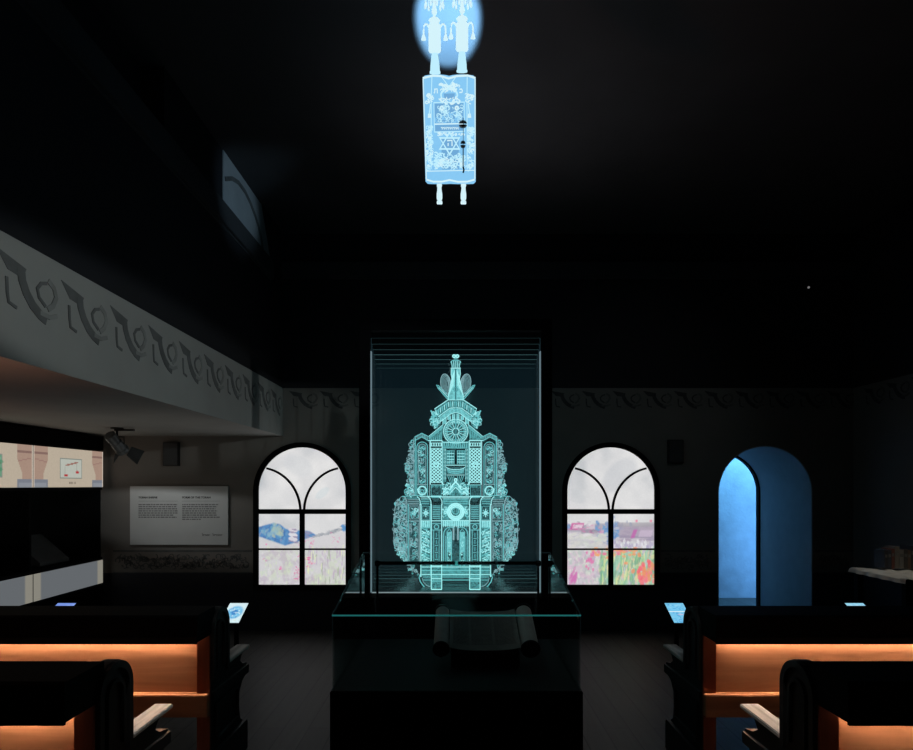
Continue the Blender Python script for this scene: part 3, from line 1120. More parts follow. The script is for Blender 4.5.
# side arched roofs
D.fill([(26.5, 437), (34.0, 433.2), (41.2, 437.2), (41.2, 440.4), (34, 436.8), (27, 441)], 4)
D.line([(26.5, 437), (34.0, 433.2), (41.4, 437.2)], 0.8, 0)
D.line([(27, 441), (34.0, 437.0), (41.2, 440.8)], 0.7, 0)
for k in range(8):
    D.line([(28 + 1.7 * k, 436.3 - (k if k < 4 else 8 - k) * 0.7), (28.2 + 1.7 * k, 440 - (k if k < 4 else 8 - k) * 0.7)], 0.35, 3)

# --- upper storey: lattice columns
C.frame(13.6, 25.4, 441, 484.5, 0.9, 1)
C.line([(12.6, 441), (12.6, 496)], 0.5, 0)
C.line([(26.2, 441), (26.2, 496)], 0.6, 3)
for y in (443.0, 446.0, 448.4, 482.5):
    C.line([(13.6, y), (25.4, y)], 0.6, 1)
for k in range(5):
    C.line([(14.6 + 2.4 * k, 443), (14.6 + 2.4 * k, 446)], 1.0, 1)
y = 449.0
while y < 481:
    for k in range(3):
        x0 = 14.2 + 3.67 * k
        C.line([(x0, y + 3.3), (x0 + 3.67, y)], 1.0, 1)
        C.line([(x0, y), (x0 + 3.67, y + 3.3)], 1.0, 1)
    y += 3.3
C.circle(19.5, 465, 2.4, 0.9, 1)
# niches under the columns
C.frame(14.6, 24.6, 485.2, 495.8, 0.7, 0)
C.rect(14.8, 24.4, 485.2, 487.8, 4)
C.rect(15.6, 23.6, 488, 495.5, 6)
# arched side panels with scrollwork
D.line([(28.2, 496), (28.2, 447)] + [(33.6 + 5.4 * math.cos(math.radians(a)), 447 - 5 * math.sin(math.radians(a))) for a in range(165, 0, -20)] + [(39.0, 447), (39.0, 496)], 0.7, 0)
D.line([(30.0, 484), (30.0, 449)] + [(33.6 + 3.8 * math.cos(math.radians(a)), 448 - 4 * math.sin(math.radians(a))) for a in range(165, 0, -20)] + [(37.4, 449), (37.4, 484)], 0.5, 3)
D.rect(28.4, 38.8, 444, 496, 6)
D.filigree(lambda x, y: True, 30.4, 36.8, 447, 483, 60, rnd, (0, 3, 1, 0), 0.8, 1.9)
D.line([(28.2, 484.6), (39, 484.6)], 0.7, 3)
D.circle(33.6, 490.5, 4.2, 1.4, 1)
D.circle(33.6, 491.5, 1.8, 0.7, 0)
D.filigree(lambda x, y: (x - 33.6) ** 2 + (y - 490.5) ** 2 < 25, 29, 38.6, 486, 496, 16, rnd, (0, 1), 0.6, 1.4)
D.line([(40.6, 438), (40.6, 496)], 1.0, 0)
D.line([(42.0, 438), (42.0, 496)], 0.5, 3)


# outer fretwork wings, upper
def wing_up(x, y):
    lim = 47 + 4.5 * math.exp(-((y - 466) / 8.0) ** 2) + 3.5 * math.exp(-((y - 489) / 8.0) ** 2) - 3.5 * max(0, (450 - y) / 10)
    return 42.2 < x < lim


G.filigree(wing_up, 42, 53, 441, 496, 110, rnd, (3, 3, 0, 3), 0.9, 2.4, 0.5)
G.filigree(lambda x, y: wing_up(x, y) and y > 484, 42, 52, 484, 496, 22, rnd, (0, 1), 0.9, 1.8, 0.7)
G.fill([(42.2, 442), (45, 444), (46, 455), (49, 462), (50, 470), (46, 478), (48.5, 484), (50, 496), (42.2, 496)], 6)

# --- centre of the upper storey
B.rect(0, 12.2, 441, 447.5, 4)
for k in range(6):
    B.line([(1.2 + 2 * k, 443), (0.6 + 2 * k, 447.5)], 0.7, 0)
B.line([(0, 442.4), (12.4, 442.4)], 0.7, 1)
B.line([(0, 448), (12.4, 448)], 0.7, 0)
B.frame(1.6, 8.8, 450.5, 464, 0.6, 0)
B.rect(1.6, 8.8, 450.5, 464, 4)
for y in (453.5, 456.5, 459.5, 462):
    B.line([(1.6, y), (8.8, y)], 0.6, 1)
for x in (4.0, 6.4):
    B.line([(x, 450.5), (x, 464)], 0.5, 0)
B.line([(10.0, 449), (10.0, 482)], 0.6, 0)
B.line([(11.6, 449), (11.6, 482)], 0.5, 0)
for y in range(450, 482, 4):
    B.circle(10.8, y, 1.0, 0.4, 1, True, 8)
B.line([(0, 465.2), (9.4, 465.2)], 0.7, 1)
for k, rr in enumerate((9.2, 8.2, 7.0)):
    A.line([(-rr, 467 + k * 2)] + arc(0, 467 + k * 2, rr, 180, 0, 14, 2.6)[1:], 0.7, (1, 0, 0)[k], False)
for k in range(-7, 8):
    A.line([(k * 1.2, 469), (k * 1.05, 473.5)], 0.5, 0, False)
B.rect(0, 9.4, 467, 474, 6)
A.line([(-9, 475), (9, 475)], 0.6, 1, False)
for k in range(-4, 5):
    if k:
        A.line([(k * 2.0, 476), (k * 1.2, 484)], 0.55, 0, False)
A.circle(0, 480, 1.3, 1.4, 1, False)
for o, m, w in ((0, 1, 1.6), (2.8, 0, 1.2), (5.2, 1, 0.9)):
    A.line([(0, 482 + o), (3, 485 + o), (5.5, 489.5 + o * .7), (9, 488.5 + o * .8), (12.6, 492.5 + o * .5)], w, m)
A.filigree(lambda x, y: y > 484 + (6 - x) * 0.3, 4, 13, 482, 495, 26, rnd, (0, 1, 1), 0.8, 1.8, 0.6)
B.rect(0, 13, 484, 496, 4)

# --- main cornice
A.line([(-14, 496.8), (14, 496.8)], 0.9, 1, False)
for o, m in ((0, 1), (1.8, 0), (3.6, 0), (5.4, 0), (7.0, 2)):
    B.line([(-13.6 + o * 0.35, 498 + o), (13.6 - o * 0.35, 498 + o)], 0.6, m, False)
    C.line([(25.4 + o * .2, 498 + o), (35.0 - o * .1, 498 + o)], 0.6, m)
    D.line([(36 + o * .2, 498 + o), (48.6 - o * .2, 498 + o)], 0.6, 3 if m != 1 else 0)
B.rect(0, 13, 498, 505, 4)
C.rect(25.4, 35, 497.5, 505, 6)
D.rect(36, 48.5, 497.5, 505, 6)
C.line([(14, 496.4), (36, 496.4)], 0.8, 1)
D.line([(33, 495.6), (54.0, 496.4)], 0.8, 0)
for x, E_, m in ((13.6, A, 1), (24.6, A, 1), (35.4, B, 1), (48.8, C, 3)):
    E_.line([(x + 3.2, 496.6), (x + 1.2, 498.4), (x + 0.2, 501), (x, 505)], 0.8, m)
A.fill([(14, 497), (24.4, 497), (22, 501.5), (16, 501.5)], 6)
A.line([(14, 497.2), (24.4, 497.2)], 0.8, 0)

# --- lower storey
# twin front columns
A.line([(14.0, 504), (14.0, 589.5)], 0.9, 1)
A.line([(24.4, 504), (24.4, 589.5)], 0.9, 1)
A.line([(16.6, 530), (16.6, 562)], 0.5, 0)
A.line([(22.0, 530), (22.0, 562)], 0.5, 0)
A.rect(14.0, 24.4, 505, 566, 6)
for k in range(8):
    A.line([(15.4, 506 + 1.75 * k), (23.0, 506 + 1.75 * k)], 0.6, 0)
A.line([(14, 520.8), (24.4, 520.8)], 0.7, 1)
A.line([(14, 523.6), (24.4, 523.6)], 0.6, 0)
A.circle(19.2, 526.8, 2.2, 0.8, 0)
A.line([(14, 530), (24.4, 530)], 0.6, 0)
for k in range(4):
    A.line([(19.2, 533 + 7 * k), (19.2, 537 + 7 * k)], 1.1, 2)
    A.line([(17.6, 538.5 + 7 * k), (20.8, 538.5 + 7 * k)], 0.5, 0)
A.line([(14, 566), (24.4, 566)], 0.8, 1)
A.rect(14.4, 24, 575, 588.5, 4)
A.line([(14, 578.6), (24.4, 578.6)], 0.8, 1)
A.line([(14, 581.2), (24.4, 581.2)], 0.6, 0)
A.line([(14, 589.4), (24.4, 589.4)], 1.0, 1)
# portal
B.rect(0.4, 13.2, 505.5, 520, 4)
for r, w in ((8.2, 1.4), (6.6, 1.6), (5.0, 1.2)):
    A.circle(0, 511.8, r, w, 1, False, 24)
A.circle(0, 511, 3.2, 0.7, 0, False)
B.filigree(lambda x, y: x > 8, 8, 13.2, 506, 519, 22, rnd, (0, 1), 0.7, 1.6, 0.6)
B.line([(0, 520.6), (13.4, 520.6)], 0.9, 1)
B.rect(0, 13.2, 521, 526, 5)
for k in range(7):
    B.line([(0.9 + 1.9 * k, 521), (0.9 + 1.9 * k, 527)], 0.7, 1)
B.line([(12.2, 562), (12.2, 535)] + [(5.2 + 7 * math.cos(math.radians(a)), 535 - 8 * math.sin(math.radians(a))) for a in range(20, 121, 20)], 0.8, 0)
B.line([(10.2, 562), (10.2, 536)], 0.5, 0)
B.rect(10.4, 13.4, 527, 566, 6)
C.rect(4.2, 8.8, 532, 552, 5)
C.line([(4.2, 566), (4.2, 532), (6.4, 528.6), (8.8, 532), (8.8, 566)], 0.7, 0)
C.filigree(lambda x, y: True, 4.6, 8.4, 533, 562, 22, rnd, (1, 0), 0.5, 1.2, 0.5)
C.line([(2.2, 526), (2.2, 540)], 1.6, 3)
C.line([(4.6, 552), (4.6, 566)], 0.5, 0)
C.line([(8.0, 552), (8.0, 566)], 0.5, 0)
D.rect(0, 12, 527, 566, 6)
# inner ornament panels
B.line([(25.2, 504), (25.2, 576)], 0.6, 0)
B.line([(34.8, 504), (34.8, 577)], 1.0, 1)
C.frame(26.0, 33.8, 506.5, 519.5, 0.6, 0)
C.rect(26, 33.8, 506.5, 519.5, 6)
for k in range(8):
    a = math.pi * k / 4
    C.line([(29.9, 513), (29.9 + 3.4 * math.cos(a), 513 + 4.2 * math.sin(a))], 0.9, 0 if k % 2 else 1)
C.circle(29.9, 513, 1.6, 0.9, 1)
C.rect(25.8, 34.2, 521, 528, 5)
for k in range(5):
    C.line([(26.6 + 1.8 * k, 521), (26.6 + 1.8 * k, 527)], 0.6, 1)
C.line([(25.6, 520.8), (34.6, 520.8)], 0.7, 1)
C.rect(25.8, 34.2, 528, 564, 4)
for k in range(11):
    C.line([(26.2, 532 + 3 * k), (33.8, 528 + 3 * k)], 0.7, 1 if k % 2 else 0)
C.filigree(lambda x, y: True, 26.6, 33.6, 529, 563, 60, rnd, (0, 1, 1), 0.6, 1.6, 0.55)
# outer ornament panels
C.line([(36.2, 504), (36.2, 562)], 0.7, 3)
C.line([(47.6, 504), (47.6, 560)], 0.9, 0)
C.line([(49.0, 500), (49.0, 562)], 0.5, 3)
D.frame(37.2, 46.2, 506.8, 518.8, 0.6, 3)
D.rect(36.6, 47.2, 505, 562, 6)
D.filigree(lambda x, y: (x - 41.7) ** 2 + (y - 512.8) ** 2 < 20, 37, 46.4, 507, 519, 24, rnd, (0, 1, 3), 0.7, 1.7, 0.6)
D.circle(41.7, 512.8, 2.0, 0.9, 0)
D.line([(36.4, 521), (47.4, 521)], 0.8, 3)
D.filigree(lambda x, y: True, 38.4, 45.6, 523, 561, 66, rnd, (3, 0, 3), 0.7, 1.8, 0.5)
D.line([(37.6, 523), (37.6, 561)], 0.4, 3)
D.line([(46.2, 523), (46.2, 561)], 0.4, 3)


# outer fretwork wings, lower
def wing_lo(x, y):
    lim = 61.5 - 8 * max(0, (508 - y) / 12) ** 2 - 12 * max(0, (y - 546) / 16) ** 2
    return 49.6 < x < lim


G.filigree(wing_lo, 49.5, 62.5, 498, 564, 200, rnd, (3, 3, 0, 3), 0.9, 2.5, 0.5)
G.filigree(lambda x, y: wing_lo(x, y) and y > 545, 48, 58, 545, 566, 40, rnd, (0, 1, 3), 0.9, 2.0, 0.6)
G.fill([(49.6, 498), (55, 500), (60, 508), (61, 530), (60.5, 546), (55, 556), (49.6, 562)], 6)
G.line([(54, 496.5), (58, 500), (61, 508), (62, 528), (61.4, 546), (58, 553), (50, 561)], 0.5, 3)
G.filigree(lambda x, y: abs((y - 562) - (50 - x) * 1.0) < 5, 38, 50, 558, 575, 30, rnd, (3, 3, 0), 0.8, 1.7, 0.5)
D.line([(49, 562), (44, 567), (38, 573), (35, 577)], 0.5, 3)

# --- base
for y, m, E_ in ((567, 1, B), (570.5, 0, B), (574.5, 1, B), (577, 0, C), (580, 0, C)):
    E_.line([(-34 if y < 576 else -33, y), (34 if y < 576 else 33, y)], 0.7, m, False)
C.rect(-34, 34, 564, 576, 4, False)
B.rect(-13.6, 13.6, 566, 576, 4, False)
B.fill([(24.8, 567), (34.4, 567), (34.4, 576), (33.0, 581), (30, 585.5), (24.8, 588)], 6)
B.line([(34.8, 573), (36.6, 577.5), (35.2, 582), (31.5, 586.8), (24.6, 589.2)], 0.9, 0)
B.line([(33.4, 578), (32.4, 582), (29, 585.5), (24.6, 587)], 0.5, 3)
C.line([(-24, 586.5), (24, 586.5)], 0.6, 0, False)
D.rect(-30, 30, 574, 580, 6, False)
for e in E:
    if len(e.bm.verts):
        e.done()
    else:
        e.bm.free()

ark.location.x -= 0.006      # stands slightly off the room's axis

# ------------------------------------------------------------------ hanging engraved scroll
TT = math.radians(24)


FY = -0.052          # plane of the front ornament


def t_s(py, fy=0.0):
    v = 485 - py
    c, n = math.cos(TT), math.sin(TT)
    return (v * (3 + fy * c) - 600 * (1.79 + fy * n)) / (600 * c + v * n)


def t_uv(px, py, cx=449.6, fy=0.0):
    s = t_s(py, fy)
    d = 3.0 + fy * math.cos(TT) - s * math.sin(TT)
    return ((px - cx) / F * d, s)


tor = thing('hanging_torah_scroll', 'glowing pale blue engraved scroll with two finials hanging from the dark ceiling', 'torah scroll', ((449.6 - 456.5) / F * 3.0, 3.0, EYE + 1.79))
tor.rotation_euler = (TT, 0, 0)
# mantle: two rounded lobes side by side
bm = bmesh.new()
prof = []
s_top, s_bot = t_s(77.0, FY), t_s(181.0, FY)
NL = 14
for s, px0, px1, grow in ((s_top + 0.012, 424.6, 474.2, 0.9), (s_top, 422.6, 476.2, 1.0), (s_bot, 425.2, 475.8, 1.0), (s_bot - 0.010, 427.2, 473.8, 0.9)):
    d = 2.97 - s * math.sin(TT)
    x0, x1 = (px0 - 449.6) / F * d, (px1 - 449.6) / F * d
    xm = (x0 + x1) / 2
    ring = []
    for cx, hw in ((xm, 0),):
        n = 2 * NL
        for k in range(n):
            a = math.pi * k / n
            # front scalloped
            u = -math.cos(a)
            x = xm + u * (x1 - x0) / 2
            lobe = abs(math.sin(math.pi * (u + 1)))
            ring.append((x, -(0.012 + 0.036 * lobe ** 0.6) * grow))
        for k in range(n):
            a = math.pi * k / n
            u = math.cos(a)
            x = xm + u * (x1 - x0) / 2
            lobe = abs(math.sin(math.pi * (u + 1)))
            ring.append((x, (0.012 + 0.036 * lobe ** 0.6) * grow))
    prof.append([bm.verts.new((x, y, s)) for x, y in ring])
for i in range(len(prof) - 1):
    n = len(prof[i])
    for k in range(n):
        bm.faces.new((prof[i][k], prof[i][(k + 1) % n], prof[i + 1][(k + 1) % n], prof[i + 1][k]))
bm.faces.new(prof[0])
bm.faces.new(prof[-1])
link_mesh('mantle', bm, M['t_body'], tor, smooth=False)


def TP(u, v, t):
    return (u, FY + t, v)


def tl(bm, pts, w=0.8, mi=0, closed=False, dt=0.0):
    ribbon(bm, [t_uv(*p, fy=FY) for p in pts], w / 200.0, TP, dt, dt + 0.004, mi, closed)


def tf(bm, pts, mi=0, dt=0.004):
    prism(bm, [t_uv(*p, fy=FY) for p in pts], [], TP, dt, dt + 0.003, mi)


def tfil(bm, x0, x1, y0, y1, n, rnd, mi=0, w=0.6, r0=0.8, r1=2.0):
    for _ in range(n):
        x, y = rnd.uniform(x0, x1), rnd.uniform(y0, y1)
        a = rnd.uniform(0, 360)
        tl(bm, arc(x, y, rnd.uniform(r0, r1), a, a + rnd.uniform(150, 320), 7), w * rnd.uniform(.8, 1.3), mi)


rnd = random.Random(8)
bm = bmesh.new()          # embroidered border and panel
mats_t = [M['t_line'], M['t_white'], M['t_deep'], M['t_body']]
for px, q in ((432.2, 431.5), (467.5, 467.2)):
    tl(bm, [(px, 77), (q, 96), (q - 0.5 if px < 450 else q, 169)], 0.8, 0)
tl(bm, [(442, 77), (448, 85), (449.6, 86), (456, 77)], 0.7, 0)
tl(bm, [(423, 78), (433, 75.6), (441, 76), (449, 78.4), (457, 76), (468, 75.4), (475.8, 78)], 1.6, 1)
tl(bm, [(423.4, 79), (424.8, 130), (426.2, 179)], 0.9, 1)
tl(bm, [(475.4, 79), (475.2, 130), (474.8, 179)], 1.0, 1)
tl(bm, [(426.4, 179.6), (433, 181.6), (442, 181.6), (449.4, 180), (458, 181.8), (467, 181.6), (474.6, 179.6)], 1.6, 1)
tl(bm, [(426.5, 171.2), (474.5, 170.2)], 0.7, 1)
tf(bm, [(434.8, 103.5), (463.5, 103), (463.5, 122.5), (435, 123.2)], 2)
tf(bm, [(435.2, 125), (462.8, 124.3), (462.8, 130.4), (435.4, 131.0)], 2)
tl(bm, [(434.0, 102.6), (464.6, 102), (464.4, 131.4), (434.6, 132)], 0.9, 0, True)
tl(bm, [(434.8, 124.1), (463.5, 123.5)], 1.0, 1)
for k in range(9):
    x = 441 + 2.0 * k
    tl(bm, [(x, 127.6 + (k % 3) * 0.4), (x + 1.3, 127.2), (x + 1.3, 129.4)], 0.8, 1)
tfil(bm, 437, 462, 106, 121, 60, rnd, 0, 0.6, 0.8, 2.2)
tfil(bm, 437, 462, 112, 121, 24, rnd, 3, 0.7, 0.8, 2.2)
for x, y in ((442, 108), (457, 108)):
    tl(bm, arc(x, y, 1.6, 0, 360, 10)[:-1], 1.6, 1, True)
# crown over the panel
tl(bm, [(441, 97)] + arc(449.4, 95, 8.2, 165, 375, 16, 6.5)[::1], 1.6, 0)
tf(bm, [(444, 93.5), (455, 93.2), (454.6, 98.5), (444.6, 98.8)], 2)
tfil(bm, 440, 459, 84, 91, 26, rnd, 1, 0.8, 0.9, 1.9)
tfil(bm, 440, 459, 97, 103, 26, rnd, 1, 0.7, 0.8, 1.6)
tl(bm, arc(445.5, 87, 2.4, 0, 360, 12)[:-1], 0.9, 1, True)
tl(bm, arc(453.0, 87, 2.4, 0, 360, 12)[:-1], 0.9, 1, True)
# letters beside the crown
tl(bm, [(434.4, 89.2), (437.4, 88.8), (437.6, 93.2)], 1.0, 1)
tl(bm, [(435.2, 89.4), (434.9, 92.2), (434.2, 93.2)], 0.9, 1)
tl(bm, [(459.6, 89.2), (461.8, 89.0), (462.6, 90.4), (462.3, 92.2), (459.6, 92.4)], 1.0, 1)
# flanking lamps
for x in (429.6, 469.6):
    tfil(bm, x - 3.2, x + 3.2, 95, 103, 16, rnd, 1, 0.8, 0.8, 1.8)
    sg = -1 if x < 450 else 1
    tl(bm, [(x - sg * 1.0, 104), (x - sg * 0.4, 110), (x + sg * 0.6, 116)], 1.0, 0)
    tf(bm, [(x - 1.4, 113.5), (x + 1.4, 113.5), (x + 1.8, 117.6), (x - 1.8, 117.6)], 1)
# columns with scrollwork
tfil(bm, 426.6, 432.2, 126, 170, 60, rnd, 0, 0.7, 0.7, 1.7)
tfil(bm, 426.8, 432.0, 128, 168, 30, rnd, 1, 0.7, 0.6, 1.3)
tfil(bm, 467.8, 473.6, 126, 170, 60, rnd, 0, 0.7, 0.7, 1.7)
tfil(bm, 468, 473.4, 128, 168, 30, rnd, 1, 0.7, 0.6, 1.3)
tfil(bm, 434, 466, 132.6, 135, 26, rnd, 1, 0.6, 0.6, 1.2)
# six pointed star with the letter he
tf(bm, [(432.8, 137), (465.6, 136.4), (465.8, 169), (433.2, 169.6)], 2, 0.007)
cx, cy, R_ = 449.6, 143.4, 11.2
for k in (0, 1):
    tri = [(cx + R_ * math.sin(math.radians(120 * j + 60 * k)), cy - R_ * 0.98 * math.cos(math.radians(120 * j + 60 * k))) for j in range(3)]
    tl(bm, tri, 2.6, 0, True)
tl(bm, [(447.2, 140.6), (452.0, 140.3), (452.1, 146.0)], 1.2, 1)
tl(bm, [(448.2, 143.0), (448.1, 146.0)], 1.1, 1)
tfil(bm, 434.5, 464, 154, 168, 70, rnd, 0, 0.8, 0.9, 2.3)
tfil(bm, 437, 462, 157, 167, 26, rnd, 1, 0.8, 0.8, 2.0)
link_mesh('embroidery', bm, mats_t, tor)


def tz(px, py):
    return t_uv(px, py)


# finials
for cxp, dy, cxt in ((435.0, 0.0, 434.6), (462.4, -1.4, 462.4)):
    def prof_px(rows):
        out = []
        for r, y in rows:
            s = t_s(y + dy)
            d = 3.0 - s * math.sin(TT)
            out.append((r / F * d, s))
        return out[::-1] if out[0][1] > out[-1][1] else out
    x0 = t_uv(cxp, 40 + dy)[0]
    bm = bmesh.new()
    lathe(bm, prof_px([(3.0, 53.3), (5.6, 52.4), (6.4, 50.5), (6.2, 49.2), (6.2, 27), (6.4, 25.6), (5.0, 24)]), (x0, 0, 0), 'Z', 20)
    lathe(bm, prof_px([(3.0, 24), (4.6, 22.6), (6.0, 20.4), (4.2, 18.2), (1.4, 16.6), (1.2, 15), (2.4, 14), (2.9, 11.4), (2.2, 10), (2.8, 9.2), (1.2, 8)]), (x0, 0, 0), 'Z', 20)
    f = link_mesh('finial', bm, M['t_white'], tor, smooth=False)
    bm = bmesh.new()
    lathe(bm, prof_px([(5.4, 73.5), (5.4, 71.6), (4.8, 71.2), (4.6, 66), (3.6, 57), (3.0, 53.4)]), (x0, 0, 0), 'Z', 20)
    link_mesh('neck', bm, M['t_line'], f)
    # crown of small drops
    bm = bmesh.new()
    for k in range(9):
        a = 2 * math.pi * (k + 0.25) / 9
        r = 9.0 / 210
        lathe(bm, prof_px([(0.3, 9.0), (1.0, 7.6), (1.1, 5), (0.45, 2.5), (0.4, -8)]), (x0 + r * math.cos(a), r * math.sin(a), 0), 'Z', 8)
    lathe(bm, prof_px([(2.0, 8.6), (1.6, 3), (2.0, -1), (9.4, -2.2), (9.4, -4), (2.0, -4.4), (1.0, -8), (5.0, -9), (3.0, -11)]), (x0, 0, 0), 'Z', 20)
    link_mesh('crown', bm, M['t_white'], f)
    # arms with bells
    for sg in (-1, 1):
        bm = bmesh.new()
        pts = []
        for px, py in ((5.6, 27.5), (7.2, 24.6), (9.0, 24.0), (10.6, 26.0), (11.0, 30), (11.0, 34.4)):
            u, s = t_uv(cxp + sg * px, py + dy)
            pts.append((u, 0, s))
        tube(bm, pts, 0.0042, 8)
        link_mesh('bell_arm', bm, M['t_white'], f)
        bm = bmesh.new()
        u, s = t_uv(cxp + sg * 11.0, 36 + dy)
        lathe(bm, [(0.011, s - 0.017), (0.0115, s - 0.012), (0.008, s - 0.002), (0.005, s + 0.006), (0.002, s + 0.009)], (u, 0, 0), 'Z', 12)
        link_mesh('bell', bm, M['t_white'], f)
# lower handles
for px in (439.2, 463.2):
    x0 = t_uv(px, 192)[0]
    bm = bmesh.new()
    k = 1 / 198.0
    lathe(bm, [(2.5 * k, t_s(204.4)), (2.9 * k, t_s(203.6)), (2.9 * k, t_s(201.6)), (2.1 * k, t_s(200.6)), (2.9 * k, t_s(198.5)), (2.9 * k, t_s(194)), (2.3 * k, t_s(190.5)), (2.1 * k, t_s(187.6)), (2.7 * k, t_s(186)), (2.4 * k, t_s(182))], (x0, 0, 0), 'Z', 16)
    link_mesh('roller_handle', bm, M['t_white'], tor)
# dark pointer
bm = bmesh.new()
for yc, r in ((124.4, 4.0), (144.6, 2.6)):
    u, s = t_uv(463.0, yc, fy=FY)
    for z0, z1 in ((0.004, 0.017), (-0.017, -0.004)):
        sg = 1 if z0 > 0 else -1
        lathe(bm, [(r / 200, s + sg * 0.003), (r / 200 * .95, s + sg * 0.008), (r / 200 * .72, s + sg * 0.014), (r / 200 * .3, s + sg * 0.017)], (u, FY - 0.006, 0), 'Z', 16)
u, s0 = t_uv(463.2, 147.5, fy=FY)
_, s1 = t_uv(463.2, 167, fy=FY)
tube(bm, [(u, FY - 0.006, s0), (u, FY - 0.006, s1)], 0.0026, 8)
_, s2 = t_uv(463.2, 173, fy=FY)
tube(bm, [(u, FY - 0.006, s1), (u + 0.004, FY - 0.006, (s1 + s2) / 2), (u, FY - 0.006, s2)], 0.0042, 8)
_, s3 = t_uv(463.2, 118, fy=FY)
tube(bm, [(u, FY - 0.006, s3), (u, FY - 0.006, s0)], 0.0015, 6)
link_mesh('pointer', bm, M['t_dark'], tor)
# hanging wires
bm = bmesh.new()
topz = CEIL - (EYE + 1.79)
inv = Matrix.Rotation(-TT, 3, 'X')
for x in (-0.07, 0.06):
    a = Vector((x, 0, t_s(0)))
    wpt = Matrix.Rotation(TT, 3, 'X') @ a
    b = inv @ Vector((x, wpt.y, topz))
    tube(bm, [a, b], 0.0015, 6)
link_mesh('hanging_wire', bm, M['metal'], tor)

# ------------------------------------------------------------------ glass case in the aisle with the open scroll
FD, BD = 2.90, 3.87
CW = 0.60
ZD = 0.585
ZF = EYE - 131.3 / F * FD
ZBK = EYE - 68.3 / F * BD
case = thing('display_case', 'low black aisle case with sloping glass top over an open scroll', 'display case', (0, 3.4, 0))
bm = bmesh.new()
box(bm, -CW - 0.01, CW + 0.01, FD - 0.01, BD + 0.01, 0.08, ZD, 0, 0.004)
box(bm, -CW + 0.04, CW - 0.04, FD + 0.04, BD - 0.04, 0, 0.08)
link_mesh('base', bm, M['black'], case, world=True)
tk = 0.008


def slope_z(y):
    return ZF + (ZBK - ZF) * (y - FD) / (BD - FD)


gl = [M['glass'], M['edge_dim'], M['edge']]
bm = bmesh.new()
fs = box(bm, -CW, CW, FD, FD + tk, ZD, ZF - 0.002)
fs[3].material_index = fs[5].material_index = 1
link_mesh('glass_front', bm, [M['glass_ar'], M['edge_dim']], case, world=True)
bm = bmesh.new()
fs = box(bm, -CW, CW, BD - tk, BD, ZD, ZBK - 0.002)
link_mesh('glass_rear', bm, [M['glass_ar']], case, world=True)
for s in (-1, 1):
    bm = bmesh.new()
    prism(bm, [(FD + tk, ZD), (BD - tk, ZD), (BD - tk, slope_z(BD - tk) - 0.003), (FD + tk, slope_z(FD + tk) - 0.003)], [], YZ, min(s * CW, s * (CW - tk)), max(s * CW, s * (CW - tk)))
    link_mesh('glass_side', bm, [M['glass_side']], case, world=True)
bm = bmesh.new()
v = [bm.verts.new(c) for c in ((-CW - .002, FD, ZF), (CW + .002, FD, ZF), (CW + .002, BD, ZBK), (-CW - .002, BD, ZBK), (-CW - .002, FD, ZF + tk), (CW + .002, FD, ZF + tk), (CW + .002, BD, ZBK + tk), (-CW - .002, BD, ZBK + tk))]
for q, mi in (((0, 3, 2, 1), 0), ((4, 5, 6, 7), 0), ((0, 1, 5, 4), 2), ((1, 2, 6, 5), 1), ((2, 3, 7, 6), 1), ((3, 0, 4, 7), 1)):
    bm.faces.new([v[i] for i in q]).material_index = mi
link_mesh('glass_top', bm, [M['glass_ar'], M['edge_dim'], M['edge']], case, world=True)

# wedge stand under the scroll
sy0, sy1 = 3.30, 3.68
def st_z(y):
    return 0.664 + (0.79 - 0.664) * (y - 3.30) / 0.36


bm = bmesh.new()
prism(bm, [(sy0 - 0.02, ZD), (sy1 + 0.02, ZD), (sy1 + 0.02, st_z(sy1 + 0.02)), (sy0 - 0.02, st_z(sy0 - 0.02))], [], YZ, -0.03, 0.345)
link_mesh('scroll_stand', bm, M['black'], case, world=True)
scr = thing('open_torah_scroll', 'open parchment scroll on two rolls lying in the glass aisle case', 'torah scroll', (0.16, 3.48, st_z(3.48)))
bm = bmesh.new()
x0, x1 = -0.04, 0.355
NS = 12
for side, off in ((0, 0.004), (1, 0.008)):
    pass
va = []
for i in range(NS + 1):
    x = x0 + (x1 - x0) * i / NS
    sag = 0.004 + 0.018 * (abs(i / NS - 0.5) * 2) ** 3
    va.append([bm.verts.new((x, y, st_z(y) + sag)) for y in (sy0, sy1)] + [bm.verts.new((x, y, st_z(y) + sag + 0.002)) for y in (sy0, sy1)])
for i in range(NS):
    a, b = va[i], va[i + 1]
    bm.faces.new((a[0], a[1], b[1], b[0]))
    bm.faces.new((a[2], b[2], b[3], a[3]))
    bm.faces.new((a[0], b[0], b[2], a[2]))
    bm.faces.new((a[1], a[3], b[3], b[1]))
sh = link_mesh('parchment_sheet', bm, M['parchment'], scr, world=True)
bm = bmesh.new()
rnd = random.Random(3)
for c0, c1 in ((-0.02, 0.07), (0.085, 0.205), (0.22, 0.335)):
    for k in range(24):
        y = sy0 + 0.05 + 0.012 * k
        x = c0
        while x < c1:
            L = rnd.uniform(0.008, 0.022)
            xe = min(x + L, c1)
            xm = (x + xe) / 2
            sag = 0.006 + 0.018 * (abs((xm - x0) / (x1 - x0) - 0.5) * 2) ** 3 + 0.0012
            box(bm, x, xe, y, y + 0.0055, st_z(y) + sag, st_z(y) + sag + 0.0008)
            x = xe + 0.004
link_mesh('script', bm, M['ink'], sh, world=True)
